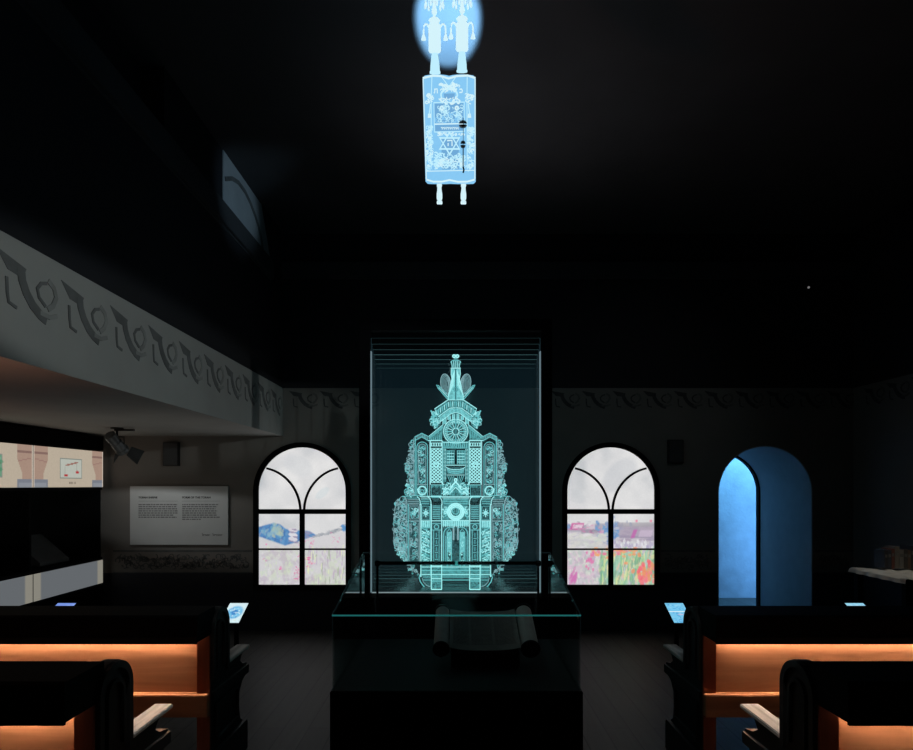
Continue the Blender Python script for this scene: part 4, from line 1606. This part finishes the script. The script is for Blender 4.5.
for cx, r in ((-0.085, 0.042), (0.408, 0.048)):
    bm = bmesh.new()
    lathe(bm, [(r * 0.92, -0.19), (r, -0.182), (r, 0.182), (r * 0.92, 0.19)], (0, 0, 0), 'Y', 24)
    al = math.atan((st_z(3.66) - st_z(3.30)) / 0.36)
    rot = Matrix.Rotation(al, 4, 'X')
    mt = Matrix.Translation((cx, 3.49, st_z(3.49) + 0.012)) @ rot
    bmesh.ops.transform(bm, matrix=mt, verts=bm.verts)
    roll = link_mesh('parchment_roll', bm, M['roll'], scr, smooth=False, world=True)
    for e in (-1, 1):
        bm = bmesh.new()
        lathe(bm, [(r * 1.12, 0.19 * e), (r * 1.12, 0.203 * e), (0.014, 0.206 * e), (0.012, 0.24 * e), (0.016, 0.252 * e), (0.010, 0.26 * e)], (0, 0, 0), 'Y', 20)
        bmesh.ops.transform(bm, matrix=mt, verts=bm.verts)
        link_mesh('roller_end', bm, M['black'], roll, world=True)
# thin rail behind
rail = thing('barrier_rail', 'slim black rail on two thin posts between the aisle case and the glowing glass shrine', 'rail', (0, 4.06, 0))
RY = 4.06
zr = EYE - 78 / F * RY
bm = bmesh.new()
box(bm, -0.545, -0.008, RY - 0.012, RY + 0.012, zr - 0.011, zr + 0.011, 0, 0.002)
box(bm, 0.008, 0.565, RY - 0.012, RY + 0.012, zr - 0.011, zr + 0.011, 0, 0.002)
link_mesh('bar', bm, M['black'], rail, world=True)
bm = bmesh.new()
box(bm, -0.014, 0.014, RY - 0.014, RY + 0.014, zr - 0.014, zr + 0.014, 0, 0.002)
link_mesh('clip', bm, glassmat('clip_glint', (0.6, 0.95, 0.92), 1.0, (0.01, 0.06, 0.06)), rail, world=True)  # faint teal glow put into the clip for its glint
for x in (-0.535, 0.553):
    bm = bmesh.new()
    box(bm, x - 0.007, x + 0.007, RY - 0.007, RY + 0.007, 0.012, zr - 0.011)
    box(bm, x - 0.016, x + 0.016, RY - 0.016, RY + 0.016, zr - 0.02, zr + 0.016, 0, 0.003)
    box(bm, x - 0.05, x + 0.05, RY - 0.05, RY + 0.05, 0, 0.012)
    link_mesh('post', bm, M['black'], rail, world=True)


# ------------------------------------------------------------------ pews
AX = 1.28


def pew(d0, side, label):
    """rear face of the backrest at depth d0, aisle end at x = side*AX"""
    root = thing('pew', label, 'pew', (side * AX, d0, 0), 'church-style pews in two rows')

    def X(a):            # distance away from the aisle -> room x
        return side * (AX + a)

    def bx(bm, a0, a1, y0, y1, z0, z1, mi=0, bev=0.0):
        x0, x1 = sorted((X(a0), X(a1)))
        return box(bm, x0, x1, d0 + y0, d0 + y1, z0, z1, mi, bev)
    LEN = 1.75
    # carved aisle end
    prof = [(0.0, 0.0), (0.47, 0.0), (0.47, 0.17), (0.42, 0.20), (0.405, 0.27), (0.41, 0.36), (0.45, 0.41), (0.52, 0.435), (0.545, 0.465), (0.53, 0.50), (0.46, 0.515), (0.42, 0.54), (0.45, 0.575), (0.49, 0.582), (0.225, 0.582)]
    prof += [(0.1125 + 0.1125 * math.cos(math.radians(a)), 0.812 + 0.1125 * math.sin(math.radians(a))) for a in range(0, 181, 12)]
    bm = bmesh.new()
    xa, xb = sorted((X(0.0), X(0.045)))
    prism(bm, prof, [], lambda u, v, t: (t, d0 + u, v), xa, xb)
    end = link_mesh('end_panel', bm, M['blackwood'], root, world=True)
    # raised mouldings on the aisle face
    bm = bmesh.new()
    ta, tb = sorted((X(0.0), X(-0.014)))
    pl = lambda u, v, t: (t, d0 + u, v)
    ribbon(bm, [(0.016, 0.56), (0.016, 0.81)] + [(0.1125 + 0.0965 * math.cos(math.radians(a)), 0.812 + 0.0965 * math.sin(math.radians(a))) for a in range(180, -1, -12)] + [(0.209, 0.56)], 0.026, pl, ta, tb)
    ribbon(bm, [(0.062, 0.60), (0.062, 0.80)] + [(0.1125 + 0.05 * math.cos(math.radians(a)), 0.80 + 0.05 * math.sin(math.radians(a))) for a in range(180, -1, -15)] + [(0.163, 0.60)], 0.014, pl, ta, tb)
    ribbon(bm, [(0.0, 0.475), (0.53, 0.465)], 0.05, pl, ta, tb)
    ribbon(bm, [(0.05, 0.23), (0.05, 0.41), (0.36, 0.41), (0.36, 0.23)], 0.02, pl, ta, tb, 0, True)
    link_mesh('moulding', bm, M['blackwood'], end, world=True)
    bm = bmesh.new()
    ta, tb = sorted((X(-0.022), X(0.05)))
    prism(bm, [(-0.01, 0.0), (0.485, 0.0), (0.485, 0.155), (0.47, 0.175), (-0.01, 0.175)], [], pl, ta, tb)
    link_mesh('end_plinth', bm, M['blackwood'], end, world=True)
    # armrest
    bm = bmesh.new()
    bx(bm, -0.012, 0.072, 0.228, 0.557, 0.5825, 0.602, 0, 0.004)
    link_mesh('armrest', bm, M['pale_wood'], root, world=True)
    # post and backrest
    bm = bmesh.new()
    bx(bm, 0.046, 0.0675, -0.0005, 0.05, 0, 0.80)
    bx(bm, 0.002, 0.0675, -0.016, -0.0005, 0, 0.80)
    link_mesh('post', bm, M['wood_shaded'], root, world=True)
    bm = bmesh.new()
    bx(bm, 0.068, LEN, 0.0, 0.03, 0.50, 0.80)
    link_mesh('back_panel', bm, M['wood'], root, world=True)
    bm = bmesh.new()
    bx(bm, 0.0, LEN, -0.05, -0.0165, 0.385, 0.4995, 0, 0.004)
    bx(bm, 0.0685, LEN, -0.0165, 0.05, 0.385, 0.4995)
    link_mesh('lower_rail', bm, M['wood'], root, world=True)
    # closed book ledge along the back
    bm = bmesh.new()
    a0, a1 = 0.0, LEN
    xa, xb = sorted((X(a0), X(a1)))
    prism(bm, [(-0.17, 0.805), (-0.17, 0.925), (-0.16, 0.935), (0.05, 0.94), (0.05, 0.802), (-0.155, 0.802)], [], lambda u, v, t: (t, d0 + u, v), xa, xb)
    bx(bm, 0.0, LEN, -0.175, -0.165, 0.795, 0.83)
    link_mesh('book_ledge', bm, M['black'], root, world=True)
    bm = bmesh.new()
    bx(bm, 0.085, LEN - 0.02, -0.021, -0.008, 0.795, 0.8015)
    link_mesh('glow_strip', bm, M['strip'], root, world=True)
    # seat
    bm = bmesh.new()
    bx(bm, 0.05, LEN, 0.052, 0.44, 0.425, 0.46, 0, 0.006)
    link_mesh('seat', bm, M['blackwood'], root, world=True)
    # far end foot
    bm = bmesh.new()
    bx(bm, LEN, LEN + 0.045, -0.03, 0.44, 0, 0.93)
    link_mesh('far_end', bm, M['blackwood'], root, world=True)
    bm = bmesh.new()
    bx(bm, 0.9, 0.94, 0.36, 0.41, 0, 0.425)
    link_mesh('leg', bm, M['blackwood'], root, world=True)
    return root


pew(3.13, -1, 'farther black pew left of the aisle with glowing wood back, before the exhibition cases')
pew(3.13, 1, 'farther black pew right of the aisle with glowing wood back, below the blue arch')
pew(2.13, -1, 'nearest black pew left of the aisle, cut off at the bottom with a lit armrest')
pew(2.13, 1, 'nearest black pew right of the aisle, cut off at the bottom with a lit armrest')


# ------------------------------------------------------------------ glowing tablets on stands
def tablet(cx, style, label):
    root = thing('reading_tablet', label, 'tablet', (cx, 3.75, 0), 'lit tablets in front of the pews')
    d1, d2 = 3.62, 3.79
    z1, z2 = EYE - 138 / F * d1, EYE - 118.3 / F * d2
    hw = 0.058
    rng = np.random.default_rng(int(abs(cx) * 100))
    h, w = 26, 18
    if style == 'disc':
        img = np.ones((h, w, 3), dtype=np.float32) * s2l((214, 238, 244))
        for r, c in ((.40, (100, 180, 226)), (.33, (120, 196, 234)), (.16, (60, 130, 200))):
            stroke(img, .48, .46, r, r * .78, c, rng, 0, .9)
        for _ in range(30):
            stroke(img, rng.uniform(.2, .75), rng.uniform(.25, .7), .05, .03, [(70, 140, 210), (160, 214, 240), (220, 240, 246)][rng.integers(3)], rng, rng.uniform(-1, 1), .7)
        for _ in range(10):
            stroke(img, rng.uniform(.2, .8), .86 + rng.normal() * .03, .06, .012, (230, 236, 190), rng, 0, .6)
    elif style == 'page':
        img = np.ones((h, w, 3), dtype=np.float32) * s2l((120, 200, 238))
        for _ in range(60):
            stroke(img, rng.uniform(.05, .95), rng.uniform(.05, .95), .07, .03, [(70, 150, 214), (150, 214, 240), (96, 176, 224)][rng.integers(3)], rng, rng.uniform(-1, 1), .6)
        stroke(img, .5, .42, .6, .018, (226, 244, 250), rng, 0, 1)
        stroke(img, .55, .56, .26, .02, (206, 196, 226), rng, 0, .9)
        stroke(img, .75, .84, .10, .05, (230, 240, 250), rng, 0, .9)
    elif style == 'violet':
        img = np.ones((h, w, 3), dtype=np.float32) * s2l((120, 150, 226))
        for _ in range(40):
            stroke(img, rng.uniform(.05, .95), rng.uniform(.05, .95), .08, .03, [(90, 110, 196), (150, 176, 236), (130, 140, 220)][rng.integers(3)], rng, 0, .6)
    else:
        img = np.ones((h, w, 3), dtype=np.float32) * s2l((150, 212, 238))
        for _ in range(40):
            stroke(img, rng.uniform(.05, .95), rng.uniform(.05, .95), .08, .03, [(120, 190, 226), (190, 230, 244)][rng.integers(2)], rng, 0, .6)
    img = np.clip(img, 0, 1)

    def pt(u, v, off=0.0):
        y = d2 + (d1 - d2) * v
        return Vector((cx + (u - .5) * 2 * hw, y, z2 + (z1 - z2) * v + off))
    painted('screen', img, lambda u, v: pt(u, v, 0.0012), M['paint'], root, None, True)
    bm = bmesh.new()
    q = [pt(-.06, -.04, -.012), pt(1.06, -.04, -.012), pt(1.06, 1.04, -.012), pt(-.06, 1.04, -.012)]
    lo = [bm.verts.new(p) for p in q]
    hi = [bm.verts.new(p + Vector((0, 0, .012))) for p in q]
    bm.faces.new(lo)
    bm.faces.new(hi)
    for i in range(4):
        j = (i + 1) % 4
        bm.faces.new((lo[i], lo[j], hi[j], hi[i]))
    link_mesh('tablet_body', bm, M['black'], root, world=True)
    bm = bmesh.new()
    zz = z2 + (z1 - z2) * ((3.74 - d2) / (d1 - d2)) - 0.012
    tube(bm, [(cx, 3.74, 0.012), (cx, 3.74, zz)], 0.014, 10)
    link_mesh('stand_pole', bm, M['black'], root, world=True)
    bm = bmesh.new()
    lathe(bm, [(0.06, 0), (0.06, 0.008), (0.02, 0.014)], (cx, 3.74, 0), 'Z', 20)
    link_mesh('stand_base', bm, M['black'], root, world=True)


tablet(-1.372, 'disc', 'lit tablet showing a blue disc at the aisle end of the left pew')
tablet(-2.46, 'violet', 'lit violet-blue tablet in front of the left pew, before the exhibition case')
tablet(1.372, 'page', 'lit blue tablet with a white line at the aisle end of the right pew')
tablet(2.51, 'plain', 'lit pale blue tablet in front of the right pew, right of the blue arched opening')

# ------------------------------------------------------------------ exhibition cases along the left wall
EX = -3.76


def ex_z(px, py):
    d = -EX * F / (456.5 - px)
    return EYE + (485 - py) / F * d


def header_img(kind):
    rng = np.random.default_rng(3)
    h, w = 36, 106
    img = np.ones((h, w, 3), dtype=np.float32) * s2l((181, 168, 150))
    y, x = np.mgrid[0:h, 0:w]
    u, v = (x + .5) / w, (y + .5) / h
    edge = np.minimum(u, 1 - u)
    lim = np.where(v < .35, .175, .175 - .05 * np.clip((v - .35) / .3, 0, 1))
    colm = (edge < lim) & (v < .80)
    img[colm] = s2l((163, 137, 122))
    img[(edge < .18) & (v > .80)] = s2l((120, 124, 134))
    img[(edge < .165) & (v > .90)] = s2l((136, 140, 148))
    img[colm & (np.abs(v - .17) < .02)] = s2l((130, 104, 96))
    img[colm & (np.abs(v - .30 - edge * .5) < .012)] = s2l((150, 120, 110))
    fr = (np.abs(u - .5) < .165) & (v > .24) & (v < .78)
    inn = (np.abs(u - .5) < .152) & (v > .275) & (v < .745)
    img[fr] = s2l((132, 136, 128))
    if kind == 'scales':
        img[inn] = s2l((178, 182, 172))
        for k in range(30):
            t = k / 29
            stroke(img, .42 + .17 * t, .42 - .09 * t, .010, .022, (150, 110, 100), rng, 0, .8)
        for cx, y0, y1 in ((.42, .44, .68), (.585, .35, .59)):
            stroke(img, cx - .012, (y0 + y1) / 2, .005, (y1 - y0) / 2, (150, 146, 138), rng, 0, .7)
            stroke(img, cx, y1, .026, .035, (170, 60, 62), rng, 0, 1)
    else:
        img[inn] = s2l((104, 150, 122))
        for _ in range(30):
            stroke(img, .5 + rng.uniform(-.14, .14), .5 + rng.uniform(-.2, .2), .03, .04, [(80, 136, 104), (130, 176, 150), (150, 190, 180)][rng.integers(3)], rng, rng.uniform(-1, 1), .7)
        for k in range(14):
            stroke(img, .53 + .006 * k, .58 - .01 * k, .02, .03, (120, 60, 60), rng, .5, .9)
        stroke(img, .56, .33, .05, .03, (20, 20, 20), rng, 0, 1)
    for k in range(7):
        if k != 4:
            stroke(img, .47 + .014 * k, .88, .005, .03, (90, 80, 72), rng, 0, .8)
    g = 1 + (rng.random((h, w)) * .06 - .03)
    img[:, :1] = s2l((214, 200, 184))
    img[:, -1:] = s2l((214, 200, 184))
    return np.clip(img * g[..., None], 0, 1)


def lower_img():
    h, w = 6, 106
    img = np.ones((h, w, 3), dtype=np.float32) * s2l((99, 103, 107))
    x = (np.arange(w) + .5) / w
    e = np.minimum(x, 1 - x)
    m = np.clip((.10 - e) / .02, 0, 1)
    img = img * (1 - m[None, :, None]) + s2l((134, 131, 121)) * m[None, :, None]
    return img


zh1, zh0 = ex_z(104, 452), ex_z(104, 487)
zl1, zl0 = ex_z(104, 559.5), ex_z(102, 583)


def exhibit(y0, kind, label):
    y1 = y0 + 1.055
    root = thing('exhibition_cabinet', label, 'cabinet', (EX - 0.35, (y0 + y1) / 2, 0), 'lit exhibition cases along the left wall')
    XB = EX - 0.70
    bm = bmesh.new()
    box(bm, XB, EX, y0, y1, 0, zl0 - 0.02)
    box(bm, XB, EX, y0, y1, zh1 + 0.015, Z_SOFFIT - 0.02)
    box(bm, XB, XB + 0.03, y0, y1, zl0 - 0.02, zh1 + 0.015)
    box(bm, XB + 0.03, EX - 0.012, y0, y1, zl1 + 0.005, zl1 + 0.03)
    box(bm, XB + 0.03, EX - 0.012, y0, y1, zh0 - 0.03, zh0 - 0.005)
    box(bm, XB + 0.03, EX - 0.03, y0, y0 + 0.012, zl1 + 0.03, zh0 - 0.03)
    box(bm, XB + 0.03, EX - 0.03, y1 - 0.012, y1, zl1 + 0.03, zh0 - 0.03)
    link_mesh('cabinet_body', bm, M['black'], root, world=True)
    painted('header_print', header_img(kind), lambda u, v: (EX - 0.004, y0 + 0.004 + u * 1.047, zh1 + (zh0 - zh1) * v), M['paint_dim'], root, None, True)
    painted('light_panel', lower_img(), lambda u, v: (EX - 0.004, y0 + 0.004 + u * 1.047, zl1 + (zl0 - zl1) * v), M['paint_dim'], root, None, True)
    bm = bmesh.new()
    box(bm, EX - 0.03, EX - 0.024, y0 + 0.002, y1 - 0.002, zl1 + 0.03, zh0 - 0.03)
    link_mesh('glass_front', bm, M['glass_ar'], root, world=True)
    # sloping book rest inside
    bm = bmesh.new()
    yb = y0 + 0.30
    prism(bm, [(EX - 0.45, zl1 + 0.03), (EX - 0.15, zl1 + 0.03), (EX - 0.15, zl1 + 0.06), (EX - 0.43, zl1 + 0.30), (EX - 0.45, zl1 + 0.30)], [], lambda u, v, t: (u, t, v), yb, yb + 0.42)
    link_mesh('book_rest', bm, pbr('book_rest_grey', (0.12, 0.12, 0.13), 0.7), root, world=True)
    return root


exhibit(5.335, 'scales', 'lit exhibition case with a scales picture, ending before the back wall')
exhibit(4.278, 'green', 'lit exhibition case with a green picture, cut by the left photo edge')

# ------------------------------------------------------------------ text board on the back wall
bd = thing('text_board', 'pale two-column text board on the wall left of the arched window', 'sign', (-3.0, BW, 0))
bx0, bx1 = (131.5 - 456.5) / F * BW, (229 - 456.5) / F * BW
bz1, bz0 = EYE - 1.2 / F * BW, EYE - 59.5 / F * BW
bd.location = ((bx0 + bx1) / 2, BW - 0.02, bz0)
bm = bmesh.new()
box(bm, bx0, bx1, BW - 0.03, BW - 0.006, bz0, bz1)
link_mesh('board', bm, M['sign'], bd, world=True)


def text_mesh(body, size, x, z, y, mat, parent, name):
    cu = bpy.data.curves.new(name, 'FONT')
    cu.body = body
    cu.size = size
    cu.extrude = 0.0008
    cu.offset = 0.0007
    o = bpy.data.objects.new(name, cu)
    COL.objects.link(o)
    dg = bpy.context.evaluated_depsgraph_get()
    me = bpy.data.meshes.new_from_object(o.evaluated_get(dg))
    bpy.data.objects.remove(o)
    m = Matrix.Translation((x, y, z)) @ Matrix.Rotation(math.radians(90), 4, 'X')
    me.transform(m)
    me.materials.clear()
    me.materials.append(mat)
    ob = bpy.data.objects.new(name, me)
    COL.objects.link(ob)
    ob.parent = parent
    ob.matrix_parent_inverse = root_matrix(parent).inverted()
    return ob


def bpx(px, py):
    return (px - 456.5) / F * (BW - 0.03), EYE + (485 - py) / F * (BW - 0.03)


x, z = bpx(138.5, 498.4)
text_mesh('TORAH SHRINE', 0.0290, x, z, BW - 0.031, M['print'], bd, 'heading')
x, z = bpx(182.3, 498.4)
text_mesh('FORM OF THE TORAH', 0.0305, x, z, BW - 0.031, M['print'], bd, 'heading')
bm = bmesh.new()
rnd = random.Random(14)
for c0, c1, rows in ((138.5, 178, 7), (182.3, 220, 8)):
    X0, Z0 = bpx(c0, 501.2)
    X1, _ = bpx(c1, 501.2)
    box(bm, X0, X1, BW - 0.0312, BW - 0.03, Z0, Z0 + 0.0025)
    for k in range(rows):
        xx, zz = bpx(c0, 504.6 + 2.1 * k)
        xe, _ = bpx(c1 - rnd.uniform(0, 5) - (18 if (k == rows - 1 and rows == 8) else 0), 500)
        while xx < xe:
            L = rnd.uniform(0.012, 0.045)
            box(bm, xx, min(xx + L, xe), BW - 0.0312, BW - 0.03, zz - 0.006, zz + 0.006)
            xx += L + 0.007
link_mesh('small_print', bm, M['print_grey'], bd, world=True)
bm = bmesh.new()
for c0, c1 in ((202, 209.5), (212.5, 222)):
    pts = []
    for k in range(26):
        xx, zz = bpx(c0 + (c1 - c0) * k / 25, 535)
        pts.append((xx, zz + 0.010 * math.sin(k * 2.1) + (0.012 if k in (0, 1, 8) else 0)))
    ribbon(bm, pts, 0.004, XZ, BW - 0.0312, BW - 0.03)
link_mesh('signature', bm, M['print_grey'], bd, world=True)

# ------------------------------------------------------------------ lamp under the balcony
lp = thing('spotlight', 'grey barn-door spotlight under the balcony ceiling, above the text board', 'lamp', (-3.14, 5.55, Z_SOFFIT))
L0 = Vector((-3.14, 5.55, Z_SOFFIT))
bm = bmesh.new()
lathe(bm, [(0.055, -0.012), (0.055, 0)], tuple(L0), 'Z', 20)
box(bm, L0.x - 0.02, L0.x + 0.16, L0.y - 0.012, L0.y + 0.012, L0.z - 0.03, L0.z - 0.012)
link_mesh('mount', bm, M['metal'], lp, world=True)
bm = bmesh.new()
tube(bm, [L0 + Vector((0, 0, -0.03)), L0 + Vector((0, 0, -0.085))], 0.010, 10)
tube(bm, [L0 + Vector((-0.065, 0, -0.15)), L0 + Vector((-0.065, 0, -0.085)), L0 + Vector((0.065, 0, -0.085)), L0 + Vector((0.065, 0, -0.15))], 0.006, 8)
link_mesh('yoke', bm, M['metal'], lp, world=True)
cen = L0 + Vector((0.0, 0.0, -0.15))
tgt = Vector(((bx0 + bx1) / 2, BW, 1.22))
dirv = (tgt - cen).normalized()
rot = dirv.to_track_quat('Z', 'Y').to_matrix().to_4x4()
mt = Matrix.Translation(cen) @ rot
bm = bmesh.new()
lathe(bm, [(0.035, -0.13), (0.05, -0.12), (0.05, -0.06), (0.046, -0.055), (0.046, -0.03), (0.052, -0.025), (0.052, 0.06), (0.060, 0.065), (0.060, 0.10), (0.052, 0.10), (0.045, 0.05)], (0, 0, 0), 'Z', 24)
bmesh.ops.transform(bm, matrix=mt, verts=bm.verts)
link_mesh('lamp_body', bm, M['lampmetal'], lp, world=True)
for sx_ in (-1, 1):
    bm = bmesh.new()
    v = [bm.verts.new(c) for c in ((sx_ * 0.062, -0.055, 0.10), (sx_ * 0.062, 0.055, 0.10), (sx_ * 0.125, 0.085, 0.20), (sx_ * 0.125, -0.085, 0.20))]
    f = bm.faces.new(v)
    r = bmesh.ops.solidify(bm, geom=[f], thickness=0.003)
    bmesh.ops.transform(bm, matrix=mt, verts=bm.verts)
    link_mesh('barn_door', bm, M['lampmetal'], lp, world=True)
sl = spot('spotlight_beam', cen + dirv * 0.115, tgt, 7.2, (0.95, 1.0, 1.0), 126, 0.30, 0.012, 1.0, 0.155)
sl.parent = lp
sl.matrix_parent_inverse = root_matrix(lp).inverted()

# wall speakers
for px, w_, py0, py1, lab in ((172.6, 15.5, 442.5, 466, 'dark square wall speaker above the text board'), (674.5, 15, 440, 463.5, 'dark square wall speaker between the right window and the blue arched opening')):
    x0, x1 = (px - w_ / 2 - 456.5) / F * BW, (px + w_ / 2 - 456.5) / F * BW
    z0, z1 = EYE + (485 - py1) / F * BW, EYE + (485 - py0) / F * BW
    sp = thing('wall_speaker', lab, 'speaker', ((x0 + x1) / 2, BW, z0), 'wall speakers')
    bm = bmesh.new()
    box(bm, x0, x1, BW - 0.05, BW, z0, z1, 0, 0.004)
    link_mesh('speaker_box', bm, M['metal'], sp, world=True)
    bm = bmesh.new()
    box(bm, x0 + 0.01, x1 - 0.01, BW - 0.055, BW - 0.0505, z0 + 0.01, z1 - 0.01)
    link_mesh('grille', bm, pbr('speaker_grille', (0.045, 0.048, 0.052), 0.7), sp, world=True)

# ------------------------------------------------------------------ side table with cloth and books
TZ = 0.80
tb = thing('side_table', 'dark side table against the right wall under a rumpled white cloth', 'table', (3.96, 5.25, 0))
bm = bmesh.new()
box(bm, 3.69, 4.27, 4.93, 5.60, TZ - 0.035, TZ - 0.002, 0, 0.004)
link_mesh('tabletop', bm, M['black'], tb, world=True)
for x in (3.73, 4.23):
    for y in (4.97, 5.56):
        bm = bmesh.new()
        box(bm, x - 0.025, x + 0.025, y - 0.025, y + 0.025, 0, TZ - 0.036)
        link_mesh('leg', bm, M['black'], tb, world=True)
bm = bmesh.new()
rnd = random.Random(4)
NX, NY = 30, 36
grid = []
for i in range(NX + 1):
    row = []
    for j in range(NY + 1):
        a, b = i / NX, j / NY
        x = 3.57 + a * 0.70
        y = 4.90 + b * 0.70
        z = TZ + 0.002 + 0.008 * (1 + math.sin(x * 41 + math.sin(y * 17) * 2.2)) * (0.5 + 0.5 * math.sin(y * 29 + x * 13))
        if x < 3.67:
            k = (3.67 - x) / 0.10
            z = TZ - 0.035 * k + 0.006
            x = 3.67 - 0.012 * k + 0.008 * math.sin(y * 40) * k
        row.append(bm.verts.new((x, y, z)))
    grid.append(row)
for i in range(NX):
    for j in range(NY):
        bm.faces.new((grid[i][j], grid[i + 1][j], grid[i + 1][j + 1], grid[i][j + 1]))
cl = link_mesh('tablecloth', bm, M['cloth'], None, smooth=True)
tag(cl, 'rumpled white cloth spread over the side table by the right wall', 'tablecloth')
x = 3.875
k = 0
bookcols = [(0.05, 0.05, 0.055), (0.10, 0.09, 0.08), (0.22, 0.20, 0.17), (0.06, 0.07, 0.09), (0.16, 0.10, 0.07), (0.30, 0.28, 0.25), (0.20, 0.07, 0.05)]
bms = [pbr('book_cloth', c, 0.7) for c in bookcols]
pages = pbr('book_pages', (0.5, 0.47, 0.4), 0.8)
while x < 4.20:
    w = rnd.uniform(0.024, 0.042)
    h = rnd.uniform(0.16, 0.21)
    zb = TZ + 0.022
    bk = thing('book', 'upright book in the dim row at the back of the white-covered side table', 'book', (x + w / 2, 5.5, zb), 'books on the side table')
    bm = bmesh.new()
    box(bm, x, x + 0.003, 5.43, 5.57, zb, zb + h)
    box(bm, x + w - 0.003, x + w, 5.43, 5.57, zb, zb + h)
    box(bm, x + 0.003, x + w - 0.003, 5.43, 5.434, zb, zb + h)
    link_mesh('cover', bm, bms[(k * 3) % 7], bk, world=True)
    bm = bmesh.new()
    box(bm, x + 0.0032, x + w - 0.0032, 5.4345, 5.566, zb + 0.003, zb + h - 0.004)
    link_mesh('page_block', bm, pages, bk, world=True)
    bm = bmesh.new()
    box(bm, x + 0.004, x + w - 0.004, 5.4295, 5.43, zb + h * 0.62, zb + h * 0.78)
    link_mesh('spine_label', bm, M['parchment'], bk, world=True)
    x += w + 0.0025
    k += 1

# small fixture high on the back wall
fx = thing('wall_spotlight', 'tiny black spotlight with a glint high on the black back wall', 'lamp', (3.73, BW, EYE + 2.07))
c0 = P(801.5, 292, BW)
bm = bmesh.new()
box(bm, c0.x - 0.03, c0.x + 0.03, BW - 0.02, BW, c0.z - 0.06, c0.z + 0.03, 0, 0.004)
link_mesh('mount', bm, M['metal'], fx, world=True)
bm = bmesh.new()
lathe(bm, [(0.03, -0.13), (0.035, -0.12), (0.035, -0.03), (0.02, -0.02)], (c0.x, BW, c0.z), 'Y', 16)
link_mesh('lamp_body', bm, M['metal'], fx, world=True)
bm = bmesh.new()
lathe(bm, [(0.010, -0.139), (0.012, -0.1305)], (c0.x, BW, c0.z + 0.006), 'Y', 12)
link_mesh('lamp_glint', bm, emit('lamp_glint_glow', (0.3, 0.3, 0.3), 0.5), fx, world=True)  # glint on the lamp, put in as a small glowing disc
